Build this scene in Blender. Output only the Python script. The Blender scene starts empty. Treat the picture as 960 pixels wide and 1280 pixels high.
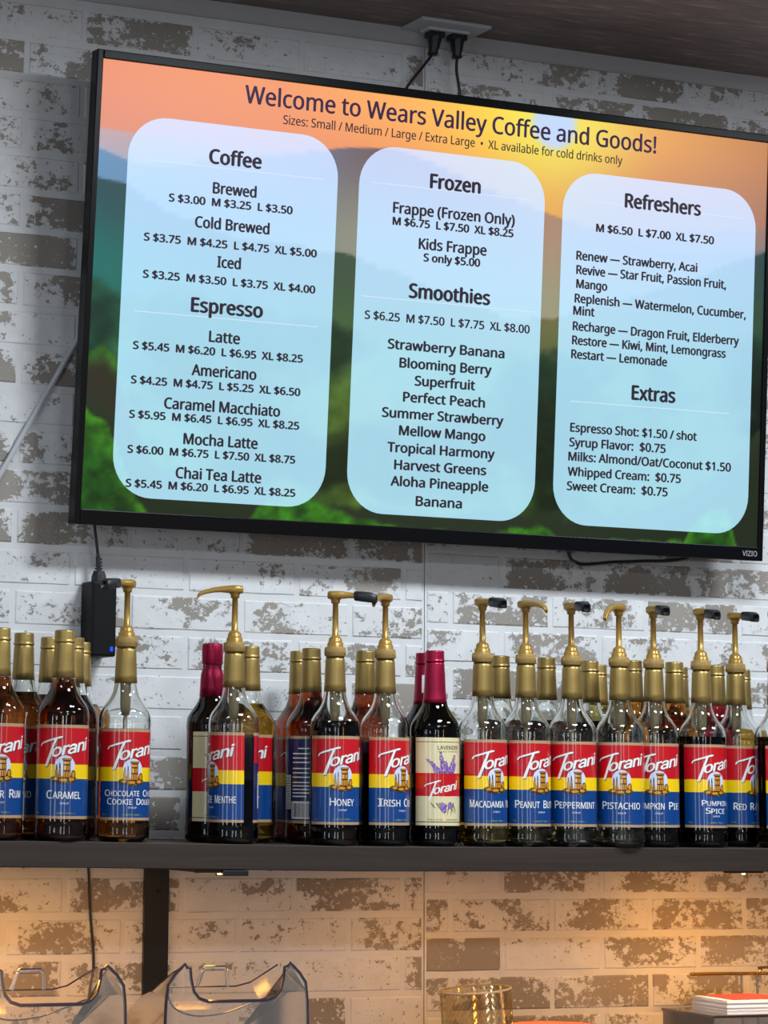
import bpy, bmesh, math, random
import numpy as np
from mathutils import Vector, Matrix

S = bpy.context.scene
C = S.collection
random.seed(7)
PI = math.pi

# ------------------------------------------------------------------ camera
CAM = Vector((-1.7286, -3.9851, -0.7243))
cR = Vector((0.91632, -0.40028, 0.01552)); cU = Vector((-0.0799, -0.1446, 0.98626))
cF = Vector((0.3925, 0.9049, 0.1645)).normalized()
cR = (cR - cR.dot(cF) * cF).normalized(); cU = cR.cross(cF)
camd = bpy.data.cameras.new('camera'); cam = bpy.data.objects.new('camera', camd); C.objects.link(cam)
m = Matrix.Identity(4)
for i in range(3):
    m[i][0] = cR[i]; m[i][1] = cU[i]; m[i][2] = -cF[i]; m[i][3] = CAM[i]
cam.matrix_world = m
camd.sensor_fit = 'VERTICAL'; camd.sensor_height = 36.0; camd.sensor_width = 27.0
camd.lens = 3380.3 / 1280 * 36.0
camd.shift_x = 247.16 / 1280; camd.shift_y = -234.94 / 1280
camd.clip_start = 0.05
S.camera = cam

# ------------------------------------------------------------------ colour, world
S.view_settings.view_transform = 'Standard'; S.view_settings.look = 'None'
S.view_settings.exposure = 0.0; S.view_settings.gamma = 1.0; S.view_settings.use_curve_mapping = False
W = bpy.data.worlds.new('world'); S.world = W; W.use_nodes = True
W.node_tree.nodes['Background'].inputs[0].default_value = (0.62, 0.76, 1.0, 1)
W.node_tree.nodes['Background'].inputs[1].default_value = 0.085
cy = S.cycles
cy.max_bounces = 14; cy.transmission_bounces = 12; cy.glossy_bounces = 4; cy.diffuse_bounces = 3
cy.transparent_max_bounces = 16; cy.caustics_reflective = False; cy.sample_clamp_indirect = 4.0
cy.use_denoising = True

def area(name, loc, sx, sy, power, col, rot):
    l = bpy.data.lights.new(name, 'AREA'); l.shape = 'RECTANGLE'; l.size = sx; l.size_y = sy
    l.energy = power; l.color = col
    o = bpy.data.objects.new(name, l); C.objects.link(o); o.location = loc; o.rotation_euler = rot
    return o
COOL = (0.87, 0.94, 1.0)
# ceiling panels of the shop, flush under the ceiling: a row close to the wall, others further back in the room
for (lx, ly, p) in ((-1.5, -1.45, 12), (0.35, -1.30, 34), (1.75, -1.30, 31), (-2.2, -3.4, 16), (-0.3, -3.4, 16), (1.6, -3.4, 16), (-0.3, -5.4, 20)):
    area('ceiling_panel_light', (lx, ly, 0.53), 0.5, 0.30, p, COOL, (0, 0, 0))
# tall shop windows behind the camera; the orange entry is an unseen warm lamp
for (lx, ly, wd, p, col, rz) in ((-6.1, -5.6, .80, 17, (0.8, 0.9, 1), -.5), (-5.6, -2.5, .50, 10, (0.8, 0.9, 1), -1.1), (-2.25, -5.6, .55, 12, (0.85, 0.93, 1), 0), (-0.8, -5.6, .35, 8, (0.85, 0.93, 1), 0), (1.45, -5.6, .28, 6.5, (1.0, 0.60, 0.32), .2)):
    area('window_and_lamp_light', (lx, ly, -0.75), wd, 1.5, p, col, (PI / 2, 0, rz))
# warm strip lamps under the front edge of the shelf
for (lx, p) in ((-0.42, 1.15), (-0.09, .30), (0.42, .50), (0.93, 1.15), (1.40, .5), (-0.8, .5)):
    area('shelf_strip_light', (lx, -0.268, -0.8735), 0.16, 0.012, p * 1.6, (1.0, 0.42, 0.055), (math.radians(8), 0, 0))

# ------------------------------------------------------------------ materials
def srgb(r, g, b):
    f = lambda c: (c / 255 / 12.92) if c / 255 <= 0.04045 else ((c / 255 + 0.055) / 1.055) ** 2.4
    return (f(r), f(g), f(b), 1)
def mat(name, col, rough=0.5, metal=0.0, trans=0.0, ior=1.45, coat=0.0, spec=0.5, noise=0.0, nscale=40, bump=0.0):
    mt = bpy.data.materials.new(name); mt.use_nodes = True
    nt = mt.node_tree; b = nt.nodes['Principled BSDF']
    b.inputs['Base Color'].default_value = col if len(col) == 4 else (*col, 1)
    b.inputs['Roughness'].default_value = rough; b.inputs['Metallic'].default_value = metal
    b.inputs['Transmission Weight'].default_value = trans; b.inputs['IOR'].default_value = ior
    b.inputs['Coat Weight'].default_value = coat; b.inputs['Coat Roughness'].default_value = 0.04; b.inputs['Specular IOR Level'].default_value = spec
    if noise or bump:
        tc = nt.nodes.new('ShaderNodeTexCoord'); n = nt.nodes.new('ShaderNodeTexNoise')
        n.inputs['Scale'].default_value = nscale; n.inputs['Detail'].default_value = 5
        nt.links.new(tc.outputs['Object'], n.inputs['Vector'])
        if noise:
            mx = nt.nodes.new('ShaderNodeMix'); mx.data_type = 'RGBA'
            c = mt.node_tree.nodes['Principled BSDF'].inputs['Base Color'].default_value
            mx.inputs[6].default_value = [max(0, v * (1 - noise)) for v in c[:3]] + [1]
            mx.inputs[7].default_value = [min(1, v * (1 + noise)) for v in c[:3]] + [1]
            nt.links.new(n.outputs['Fac'], mx.inputs[0]); nt.links.new(mx.outputs[2], b.inputs['Base Color'])
        if bump:
            bp = nt.nodes.new('ShaderNodeBump'); bp.inputs['Strength'].default_value = bump; bp.inputs['Distance'].default_value = 0.002
            nt.links.new(n.outputs['Fac'], bp.inputs['Height']); nt.links.new(bp.outputs[0], b.inputs['Normal'])
    return mt

def brick_mat(name, per_object):
    """white wash peeled off taupe brick; coordinates in metres from the UV map 'local' of each piece"""
    mt = bpy.data.materials.new(name); mt.use_nodes = True; nt = mt.node_tree; N = nt.nodes; L = nt.links
    b = N['Principled BSDF']; b.inputs['Roughness'].default_value = 0.62; b.inputs['Specular IOR Level'].default_value = 0.3
    def math_(op, a, bb=None, c=None):
        n = N.new('ShaderNodeMath'); n.operation = op
        for i, v in enumerate((a, bb, c)):
            if v is None: continue
            if isinstance(v, (int, float)): n.inputs[i].default_value = v
            else: L.new(v, n.inputs[i])
        return n.outputs[0]
    uvn = N.new('ShaderNodeUVMap'); uvn.uv_map = 'local'
    sep = N.new('ShaderNodeSeparateXYZ'); L.new(uvn.outputs[0], sep.inputs[0])
    u, v = sep.outputs[0], sep.outputs[1]
    if per_object:
        oi = N.new('ShaderNodeObjectInfo'); rnd = oi.outputs['Random']
    else:
        at = N.new('ShaderNodeAttribute'); at.attribute_name = 'rnd'; rnd = at.outputs['Fac']
    off = math_('MULTIPLY', rnd, 97.0)
    cmb = N.new('ShaderNodeCombineXYZ'); L.new(u, cmb.inputs[0]); L.new(v, cmb.inputs[1]); L.new(off, cmb.inputs[2])
    def noise(scale, det, rough=0.5, sx=1.0):
        mp = N.new('ShaderNodeMapping'); L.new(cmb.outputs[0], mp.inputs[0]); mp.inputs['Scale'].default_value = (sx, 1, 1)
        n = N.new('ShaderNodeTexNoise'); n.inputs['Scale'].default_value = scale; n.inputs['Detail'].default_value = det
        n.inputs['Roughness'].default_value = rough; L.new(mp.outputs[0], n.inputs['Vector']); return n.outputs['Fac']
    big = noise(17, 2, 0.5, 0.7); med = noise(85, 8, 0.74, 0.85); fine = noise(330, 3, 0.6); lowf = noise(6, 1)
    # brick edge mask: 1 in the face, 0 near the joint
    ax = math_('ABSOLUTE', u); az = math_('ABSOLUTE', v)
    ez = math_('MULTIPLY', math_('SUBTRACT', 0.0275, az), 150.0); ex = math_('MULTIPLY', math_('SUBTRACT', 0.091, ax), 60.0)
    e = math_('MINIMUM', math_('MINIMUM', ez, ex), 1.0)
    e = math_('MULTIPLY', math_('SUBTRACT', 1.0, e), -0.11)
    r2 = math_('FRACT', math_('MULTIPLY', rnd, 17.31))
    thr = math_('MULTIPLY_ADD', r2, 0.27, -0.142)
    s = math_('ADD', math_('MULTIPLY', big, 0.75), math_('MULTIPLY', med, 1.0))
    s = math_('ADD', s, math_('MULTIPLY', fine, 0.12))
    s = math_('ADD', math_('ADD', s, e), thr)
    mr = N.new('ShaderNodeMapRange'); mr.inputs['From Min'].default_value = 0.955; mr.inputs['From Max'].default_value = 0.972
    L.new(s, mr.inputs['Value']); peel = mr.outputs[0]
    # small flecks of missing paint anywhere
    fl = noise(140, 3, 0.6); mf = N.new('ShaderNodeMapRange'); mf.inputs['From Min'].default_value = 0.665; mf.inputs['From Max'].default_value = 0.685
    L.new(fl, mf.inputs['Value'])
    # specks of paint that stayed on inside the patch
    fk = noise(110, 3, 0.55); mk = N.new('ShaderNodeMapRange'); mk.inputs['From Min'].default_value = 0.66; mk.inputs['From Max'].default_value = 0.68
    L.new(fk, mk.inputs['Value'])
    peel = math_('MAXIMUM', math_('MULTIPLY', peel, math_('SUBTRACT', 1.0, mk.outputs[0])), mf.outputs[0])
    # hairline cracks along the lower edge of the brick
    cl = math_('ABSOLUTE', math_('ADD', v, math_('MULTIPLY_ADD', noise(25, 2), 0.004, 0.0255)))
    ck = math_('MULTIPLY', math_('LESS_THAN', cl, 0.0008), math_('GREATER_THAN', noise(13, 2, 0.5), 0.53))
    peel2 = math_('MAXIMUM', peel, ck)
    pc = N.new('ShaderNodeMix'); pc.data_type = 'RGBA'; pc.inputs[6].default_value = (0.235, 0.21, 0.18, 1); pc.inputs[7].default_value = (0.40, 0.365, 0.325, 1)
    L.new(lowf, pc.inputs[0])
    wc = N.new('ShaderNodeMix'); wc.data_type = 'RGBA'; wc.inputs[6].default_value = (0.62, 0.63, 0.64, 1); wc.inputs[7].default_value = (0.82, 0.83, 0.84, 1)
    L.new(noise(30, 4, 0.6), wc.inputs[0])
    mx = N.new('ShaderNodeMix'); mx.data_type = 'RGBA'; L.new(peel2, mx.inputs[0]); L.new(wc.outputs[2], mx.inputs[6]); L.new(pc.outputs[2], mx.inputs[7])
    L.new(mx.outputs[2], b.inputs['Base Color'])
    bp = N.new('ShaderNodeBump'); bp.inputs['Strength'].default_value = 0.6; bp.inputs['Distance'].default_value = 0.0012
    h = math_('ADD', math_('MULTIPLY', peel2, -0.8), math_('MULTIPLY', med, 0.8))
    L.new(h, bp.inputs['Height']); L.new(bp.outputs[0], b.inputs['Normal'])
    return mt

def emis(name, col, strength):
    mt = bpy.data.materials.new(name); mt.use_nodes = True; b = mt.node_tree.nodes['Principled BSDF']
    b.inputs['Base Color'].default_value = (0.004, 0.004, 0.004, 1); b.inputs['Roughness'].default_value = 0.35
    b.inputs['Specular IOR Level'].default_value = 0.15
    b.inputs['Emission Strength'].default_value = strength
    if col is None:
        a = mt.node_tree.nodes.new('ShaderNodeAttribute'); a.attribute_name = 'Col'
        mt.node_tree.links.new(a.outputs['Color'], b.inputs['Emission Color'])
    else: b.inputs['Emission Color'].default_value = col
    return mt

def wood_mat(name, c1, c2, scale=3.0):
    mt = bpy.data.materials.new(name); mt.use_nodes = True; nt = mt.node_tree; N = nt.nodes; L = nt.links; b = N['Principled BSDF']
    tc = N.new('ShaderNodeTexCoord'); mp = N.new('ShaderNodeMapping'); mp.inputs['Scale'].default_value = (scale, 40, 60)
    L.new(tc.outputs['Object'], mp.inputs[0]); n = N.new('ShaderNodeTexNoise'); n.inputs['Scale'].default_value = 1.6; n.inputs['Detail'].default_value = 7
    n.inputs['Distortion'].default_value = 0.6
    L.new(mp.outputs[0], n.inputs['Vector']); mx = N.new('ShaderNodeMix'); mx.data_type = 'RGBA'; mx.inputs[6].default_value = c1; mx.inputs[7].default_value = c2
    L.new(n.outputs['Fac'], mx.inputs[0]); L.new(mx.outputs[2], b.inputs['Base Color']); b.inputs['Roughness'].default_value = 0.55
    bp = N.new('ShaderNodeBump'); bp.inputs['Strength'].default_value = 0.35; bp.inputs['Distance'].default_value = 0.001
    L.new(n.outputs['Fac'], bp.inputs['Height']); L.new(bp.outputs[0], b.inputs['Normal'])
    return mt

def sheet_mat(name, tint, gloss_rough=0.10, fres=1.35, haze=0.20):
    """thin clear sheet: transparent with a fresnel reflection"""
    mt = bpy.data.materials.new(name); mt.use_nodes = True; nt = mt.node_tree; N = nt.nodes; L = nt.links
    N.remove(N['Principled BSDF']); out = N['Material Output']
    t = N.new('ShaderNodeBsdfTransparent'); t.inputs[0].default_value = tint
    g = N.new('ShaderNodeBsdfGlossy'); g.inputs['Roughness'].default_value = gloss_rough
    d = N.new('ShaderNodeBsdfDiffuse'); d.inputs[0].default_value = (0.55, 0.52, 0.48, 1)
    m1 = N.new('ShaderNodeMixShader'); m1.inputs[0].default_value = haze; L.new(t.outputs[0], m1.inputs[1]); L.new(d.outputs[0], m1.inputs[2])
    f = N.new('ShaderNodeFresnel'); f.inputs[0].default_value = fres
    m2 = N.new('ShaderNodeMixShader'); L.new(f.outputs[0], m2.inputs[0]); L.new(m1.outputs[0], m2.inputs[1]); L.new(g.outputs[0], m2.inputs[2])
    L.new(m2.outputs[0], out.inputs[0]); return mt

M = {}
M['gold_foil'] = mat('gold_foil', (0.38, 0.262, 0.085), 0.38, 0.70, noise=0.06, nscale=90)
M['gold_pump'] = mat('gold_pump', (0.40, 0.235, 0.05), 0.30, 0.35, spec=0.6)
M['gold_collar'] = mat('gold_collar', (0.36, 0.235, 0.075), 0.45, 0.15)
M['red_foil'] = mat('red_foil', (0.33, 0.008, 0.045), 0.30, 0.55, noise=0.1, nscale=60)
M['glass'] = mat('bottle_glass', (0.97, 0.99, 0.975), 0.0, 0, 1.0, 1.5)
M['tube'] = mat('dip_tube_plastic', (0.50, 0.40, 0.24), 0.35, 0, 0.35, 1.4)
M['black_rubber'] = mat('black_rubber', (0.018, 0.018, 0.022), 0.42)
M['black_plastic'] = mat('black_plastic', (0.012, 0.012, 0.014), 0.35)
M['bezel'] = mat('glossy_black_bezel', (0.004, 0.004, 0.005), 0.30, spec=0.15)
M['white_plastic'] = mat('white_plastic', (0.55, 0.56, 0.58), 0.4)
M['sticker'] = mat('sticker_paper', (0.8, 0.8, 0.8), 0.5)
def paper(n, c): return mat(n, c, 0.40, coat=0.8)
M['tan'] = paper('label_tan', srgb(176, 146, 112)); M['red'] = paper('label_red', srgb(192, 8, 26)); M['yellow'] = paper('label_yellow', srgb(246, 205, 8))
M['blue'] = paper('label_blue', srgb(0, 62, 130)); M['navy'] = paper('label_navy', srgb(22, 34, 88)); M['cream'] = paper('label_cream', srgb(222, 212, 168))
M['white'] = paper('label_white', srgb(240, 240, 238)); M['shadow'] = paper('label_dark_ink', srgb(30, 12, 40)); M['maroon'] = paper('label_maroon', srgb(120, 12, 40))
M['brown'] = paper('label_brown', srgb(72, 36, 14)); M['goldink'] = paper('label_gold_ink', srgb(206, 140, 30)); M['glow'] = paper('label_pale_blue', srgb(205, 216, 240))
M['purple'] = paper('label_purple', srgb(112, 72, 160)); M['green'] = paper('label_green', srgb(70, 104, 40)); M['lilac'] = paper('label_lilac', srgb(150, 110, 190))
M['greenink'] = paper('label_lime', srgb(170, 190, 40))
def liquid(name, col): return mat(name, col, 0.0, 0, 1.0, 1.36)
LQ = {
 'dark': liquid('liquid_dark', (0.02, 0.008, 0.004)), 'cola': liquid('liquid_cola', (0.34, 0.085, 0.015)),
 'amber': liquid('liquid_amber', (0.75, 0.28, 0.035)), 'honey': liquid('liquid_honey', (0.80, 0.42, 0.05)),
 'gold': liquid('liquid_gold', (0.85, 0.68, 0.22)), 'pale': liquid('liquid_pale', (0.90, 0.82, 0.55)),
 'clear': liquid('liquid_clear', (0.93, 0.96, 0.90)), 'red': liquid('liquid_red', (0.50, 0.02, 0.04)),
 'rust': liquid('liquid_rust', (0.35, 0.06, 0.02)), 'plum': liquid('liquid_plum', (0.08, 0.045, 0.035)),
}

# ------------------------------------------------------------------ mesh helpers
def link(name, me, parent=None, loc=None, rot=None):
    o = bpy.data.objects.new(name, me); C.objects.link(o)
    if parent is not None: o.parent = parent
    if loc is not None: o.location = loc
    if rot is not None: o.rotation_euler = rot
    return o
def empty(name, loc, rz=0.0):
    o = bpy.data.objects.new(name, None); C.objects.link(o); o.location = loc; o.rotation_euler = (0, 0, rz); o.empty_display_size = 0.05
    return o
def tag(o, label=None, cat=None, group=None, kind=None):
    if label: o['label'] = label
    if cat: o['category'] = cat
    if group: o['group'] = group
    if kind: o['kind'] = kind
    return o
def mesh(name, verts, faces, mats, fm=None, smooth=False):
    me = bpy.data.meshes.new(name); me.from_pydata([tuple(v) for v in verts], [], faces)
    for k in (mats if isinstance(mats, (list, tuple)) else [mats]): me.materials.append(k)
    if fm is not None: me.polygons.foreach_set('material_index', fm)
    if smooth: me.polygons.foreach_set('use_smooth', [True] * len(me.polygons))
    me.update(); return me
class MB:
    def __init__(s): s.v = []; s.f = []; s.m = []
    def add(s, vs, fs, mi=0):
        k = len(s.v); s.v += [tuple(v) for v in vs]; s.f += [tuple(i + k for i in f) for f in fs]; s.m += [mi] * len(fs)
    def box(s, x0, x1, y0, y1, z0, z1, mi=0, b=0.0):
        if b <= 0:
            vs = [(x, y, z) for z in (z0, z1) for y in (y0, y1) for x in (x0, x1)]
            s.add(vs, [(0, 2, 3, 1), (4, 5, 7, 6), (0, 1, 5, 4), (2, 6, 7, 3), (0, 4, 6, 2), (1, 3, 7, 5)], mi); return
        bm = bmesh.new(); bmesh.ops.create_cube(bm, size=1)
        for v in bm.verts: v.co = Vector(((x0 + x1) / 2 + v.co.x * (x1 - x0), (y0 + y1) / 2 + v.co.y * (y1 - y0), (z0 + z1) / 2 + v.co.z * (z1 - z0)))
        bmesh.ops.bevel(bm, geom=list(bm.edges), offset=b, segments=2, affect='EDGES', profile=0.6)
        bm.verts.index_update()
        s.add([v.co[:] for v in bm.verts], [tuple(v.index for v in f.verts) for f in bm.faces], mi); bm.free()
    def tube(s, pts, r, seg=8, mi=0, cap=True):
        pts = [Vector(p) for p in pts]; n = len(pts); rs = r if isinstance(r, (list, tuple)) else [r] * n
        prev = None; vs = []
        for i, p in enumerate(pts):
            t = (pts[min(i + 1, n - 1)] - pts[max(i - 1, 0)]).normalized()
            a = prev if prev is not None else (Vector((0, 0, 1)) if abs(t.z) < 0.9 else Vector((1, 0, 0)))
            a = (a - a.dot(t) * t).normalized(); prev = a; b = t.cross(a)
            for k in range(seg):
                q = 2 * PI * k / seg; vs.append(p + (a * math.cos(q) + b * math.sin(q)) * rs[i])
        fs = [(i * seg + k, i * seg + (k + 1) % seg, (i + 1) * seg + (k + 1) % seg, (i + 1) * seg + k) for i in range(n - 1) for k in range(seg)]
        if cap: fs += [tuple(range(seg))[::-1], tuple((n - 1) * seg + k for k in range(seg))]
        s.add(vs, fs, mi)
    def lathe(s, prof, seg=32, mi=0, c=(0, 0)):
        vs = []
        for (z, r) in prof:
            for k in range(seg):
                q = 2 * PI * k / seg; vs.append((c[0] + r * math.cos(q), c[1] + r * math.sin(q), z))
        n = len(prof)
        fs = [(i * seg + k, i * seg + (k + 1) % seg, (i + 1) * seg + (k + 1) % seg, (i + 1) * seg + k) for i in range(n - 1) for k in range(seg)]
        if prof[0][1] > 1e-6: fs.append(tuple(range(seg))[::-1])
        if prof[-1][1] > 1e-6: fs.append(tuple((n - 1) * seg + k for k in range(seg)))
        s.add(vs, fs, mi)
    def me(s, name, mats, smooth=False): return mesh(name, s.v, s.f, mats, s.m, smooth)
    def build(s, name, mats, parent=None, smooth=False, loc=None, rot=None):
        me = s.me(name, mats, smooth)
        if smooth:
            try: me.set_sharp_from_angle(angle=math.radians(40))
            except Exception: pass
        return link(name, me, parent, loc, rot)
def curve_pts(ctrl, n=10):
    """catmull-rom through control points"""
    P = [Vector(p) for p in ctrl]; P = [2 * P[0] - P[1]] + P + [2 * P[-1] - P[-2]]; out = []
    for i in range(1, len(P) - 2):
        for k in range(n):
            t = k / n; a, b, c, d = P[i - 1], P[i], P[i + 1], P[i + 2]
            out.append(0.5 * ((2 * b) + (c - a) * t + (2 * a - 5 * b + 4 * c - d) * t * t + (3 * b - a - 3 * c + d) * t ** 3))
    out.append(P[-2]); return out

# ---- lettering: flat triangles in (x, y), with Blender's own bundled fonts
import os
def bundled(name):
    try: return bpy.data.fonts.load(os.path.join(bpy.utils.resource_path('LOCAL'), 'datafiles', 'fonts', name))
    except Exception: return None
FONTS = {'sans': bundled('NotoSansHebrew-Regular.woff2'), 'geo': bundled('Inter.woff2')}
_tc = {}
def glyphs(txt, font='sans', spacing=1.0):
    key = (txt, font, spacing)
    if key in _tc: return _tc[key]
    cu = bpy.data.curves.new('lettering', 'FONT'); cu.body = txt; cu.size = 1.0; cu.space_character = spacing
    if FONTS.get(font): cu.font = FONTS[font]
    cu.resolution_u = 2; cu.fill_mode = 'FRONT'
    o = bpy.data.objects.new('lettering', cu); C.objects.link(o)
    dg = bpy.context.evaluated_depsgraph_get(); me = bpy.data.meshes.new_from_object(o.evaluated_get(dg))
    v = np.zeros(len(me.vertices) * 3); me.vertices.foreach_get('co', v); v = v.reshape(-1, 3)[:, :2].copy()
    f = [tuple(p.vertices) for p in me.polygons]
    bpy.data.objects.remove(o); bpy.data.meshes.remove(me); bpy.data.curves.remove(cu)
    _tc[key] = (v, f); return v, f
CAPH = {}
def text(txt, x0, x1, base, caph, bold=0.02, font='sans', spacing=1.0):
    """flat verts and faces fitted to x0..x1; bold lettering is struck several times, slightly shifted"""
    v, f = glyphs(txt, font, spacing); v = v.copy()
    if font not in CAPH: CAPH[font] = glyphs('H', font)[0][:, 1].max()
    s = caph / CAPH[font]; v[:, 1] *= s; e = bold * caph
    mn, mx = v[:, 0].min(), v[:, 0].max()
    v[:, 0] = x0 + e + (v[:, 0] - mn) * (x1 - x0 - 2 * e) / (mx - mn)
    v[:, 1] += base
    if bold <= 0.001: return v, f
    V = []; Fs = []; n = len(v)
    for k, (dx, dy) in enumerate(((-1, 0), (1, 0), (0, .6), (0, -.6))):
        V.append(v + np.array([dx * e, dy * e])); Fs += [tuple(i + k * n for i in q) for q in f]
    return np.concatenate(V), Fs

# ------------------------------------------------------------------ the wall: white washed brick
BH = 0.063; BL = 0.1965; RL = 0.1925
bm_obj = brick_mat('peeling_white_brick', True); bm_stuff = brick_mat('peeling_white_brick_far', False)
mortar = mat('white_washed_mortar', (0.70, 0.71, 0.72), 0.75, noise=0.12, nscale=25, bump=0.5)
M['groove'] = mat('panel_seam', (0.10, 0.09, 0.085), 0.8)
SEAM = 0.4402; Z_LO, Z_HI = -1.50, 0.545
wb = MB()
wb.box(-1.7, SEAM - 0.0008, 0.0, 0.05, -2.35, 0.75); wb.box(SEAM + 0.0008, 2.6, 0.0, 0.05, -2.35, 0.75)
wb.box(-1.7, 2.6, 0.002, 0.06, -2.35, 0.75, 1)
wall = wb.build('wall_back', [mortar, M['groove']]); tag(wall, kind='structure')
def brick_geom(w, h, seed, dx=0.0):
    rnd = random.Random(seed); nx = 5
    xs = [-w / 2 + w * i / (nx - 1) for i in range(nx)]; d = 0.0015; vs = []; fs = []
    loop = [(x, -h / 2) for x in xs] + [(x, h / 2) for x in reversed(xs)]
    back = [(x + rnd.uniform(-.0006, .0006), 0.001, z + rnd.uniform(-.0007, .0007)) for x, z in loop]
    front = []
    for (x, z) in loop:
        ix = x * (1 - 0.0050 / w) if abs(abs(x) - w / 2) < 1e-6 else x
        front.append((ix + rnd.uniform(-.0006, .0006), -d + rnd.uniform(-.0006, .0005), z - math.copysign(0.0026 + rnd.uniform(0, .0010), z)))
    n = len(loop); vs = back + front
    fs = [(i, (i + 1) % n, n + (i + 1) % n, n + i) for i in range(n)]
    for i in range(nx - 1): fs.append((n + i, n + i + 1, n + n - 2 - i, n + n - 1 - i))
    return vs, fs, dx
def brick_mesh(w, h, seed, dx, mt):
    vs, fs, _ = brick_geom(w, h, seed)
    me = mesh('brick', vs, fs, mt); uv = me.uv_layers.new(name='local')
    for lp in me.loops:
        co = me.vertices[lp.vertex_index].co; uv.data[lp.index].uv = (co.x + dx, co.z)
    return me
cache = {}
far = MB(); far_r = []; far_uv = []
def cam_px(P):
    d = Vector(P) - CAM; z = d.dot(cF); return 480 - 247.16 + 3380.3 * d.dot(cR) / z, 640 - 234.94 - 3380.3 * d.dot(cU) / z
nb = 0
def lay(x0, x1, zc, cx, row):
    global nb
    w = x1 - x0 - 0.0075; h = BH - 0.0085
    if w < 0.012: return
    xc = (x0 + x1) / 2; px, py = cam_px((xc, 0, zc))
    inview = -60 < px < 1020 and -28 < py < 1308
    hid = (150 < px < 900) and (py > 90 + (px - 122) * .135 + 45) and (py < 655 + (px - 90) * .056 - 45)
    seed = random.randrange(6)
    if inview and not hid:
        key = (round(w, 3), seed, round(xc - cx, 3))
        if key not in cache: cache[key] = brick_mesh(w, h, hash(key[:2]) % 1000, xc - cx, bm_obj)
        link('brick', cache[key], wall, (xc, -0.0002, zc)); nb += 1
    else:
        vs, fs, _ = brick_geom(w, h, seed)
        far.add([(v[0] + xc, v[1] - 0.0002, v[2] + zc) for v in vs], fs)
        r = random.random(); far_r.extend([r] * len(vs)); far_uv.extend([(v[0] + xc - cx, v[2]) for v in vs])
c0, c1 = 0.4439, -0.9136
for i in range(-3, 32):
    zc = c0 - (i + 0.5) * BH
    ox = 0.007 if i % 2 else 0.105
    k0 = int(-1.6 / BL) - 1
    for k in range(k0, 3):
        a, b = ox + k * BL, ox + (k + 1) * BL
        if zc + BH / 2 > 0.56: continue
        if b > SEAM: b = SEAM - 0.0
        if a >= SEAM: continue
        lay(a, b, zc, ox + (k + .5) * BL, i)
for i in range(-9, 25):
    zc = c1 + (i + 0.5) * BH
    if zc > 0.54: continue
    ox = 0.5870 if i % 2 == 0 else 0.4895
    for k in range(-1, 11):
        a, b = ox + k * RL, ox + (k + 1) * RL
        if b <= SEAM + .005: continue
        if a < SEAM: a = SEAM + 0.0
        lay(a, b, zc, ox + (k + .5) * RL, i)
me = far.me('brick_mass', bm_stuff); uv = me.uv_layers.new(name='local'); at = me.attributes.new('rnd', 'FLOAT', 'POINT'); at.data.foreach_set('value', far_r)
for lp in me.loops: uv.data[lp.index].uv = far_uv[lp.vertex_index]
o = link('brick_mass', me, wall); tag(o, kind='stuff')
print('bricks', nb)

# ceiling, crown, floor
def ceiling_mat():
    mt = bpy.data.materials.new('dark_ceiling_board'); mt.use_nodes = True; nt = mt.node_tree; N = nt.nodes; L = nt.links; b = N['Principled BSDF']
    tc = N.new('ShaderNodeTexCoord'); mp = N.new('ShaderNodeMapping'); mp.inputs['Scale'].default_value = (9, 60, 1); L.new(tc.outputs['Object'], mp.inputs[0])
    n = N.new('ShaderNodeTexNoise'); n.inputs['Scale'].default_value = 1.5; n.inputs['Detail'].default_value = 6; L.new(mp.outputs[0], n.inputs['Vector'])
    cr = N.new('ShaderNodeValToRGB'); cr.color_ramp.elements[0].position = .35; cr.color_ramp.elements[0].color = (0.15, 0.105, 0.09, 1)
    cr.color_ramp.elements[1].position = .72; cr.color_ramp.elements[1].color = (0.42, 0.31, 0.23, 1)
    e = cr.color_ramp.elements.new(.6); e.color = (0.21, 0.16, 0.15, 1)
    L.new(n.outputs['Fac'], cr.inputs[0]); L.new(cr.outputs[0], b.inputs['Base Color']); b.inputs['Roughness'].default_value = 0.5
    return mt
cb = MB(); cb.box(-3.6, 4.0, -7.0, 0.05, 0.545, 0.60); tag(cb.build('ceiling', ceiling_mat()), kind='structure')
fb = MB(); fb.box(-3.6, 4.0, -7.0, 0.05, -2.40, -2.35); tag(fb.build('floor', mat('floor_tile', (0.30, 0.28, 0.26), 0.5, noise=0.1, nscale=4)), kind='structure')
tb = MB()
prof = [(0.0, .519), (-.006, .519), (-.010, .522), (-.014, .528), (-.0155, .535), (-.016, .545), (0, .545)]
vs = [(x, y, z) for x in (-1.7, 2.6) for (y, z) in prof]; n = len(prof)
tb.add(vs, [(i, i + 1, n + i + 1, n + i) for i in range(n - 1)] + [tuple(range(n)), tuple(range(n, 2 * n))[::-1]])
tag(tb.build('trim_1', mat('crown_trim_paint', (0.55, 0.55, 0.56), 0.5, noise=0.08, nscale=12)), kind='structure')

# ------------------------------------------------------------------ television
TVW, TVH, TILT = 1.2096, 0.6804, 0.0791
TVK = 1.0394
tv = empty('television', tuple(CAM + TVK * (Vector((-0.2708, -0.2376, -0.3353)) - CAM))); tv.scale = (TVK,) * 3; tv.rotation_euler = (TILT, 0, 0)
tag(tv, 'large black wall-mounted television showing a coffee menu over a mountain sunset', 'television')
b = MB(); L_, R_, T_, B_ = 0.0100, 0.0095, 0.0135, 0.0230
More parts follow.
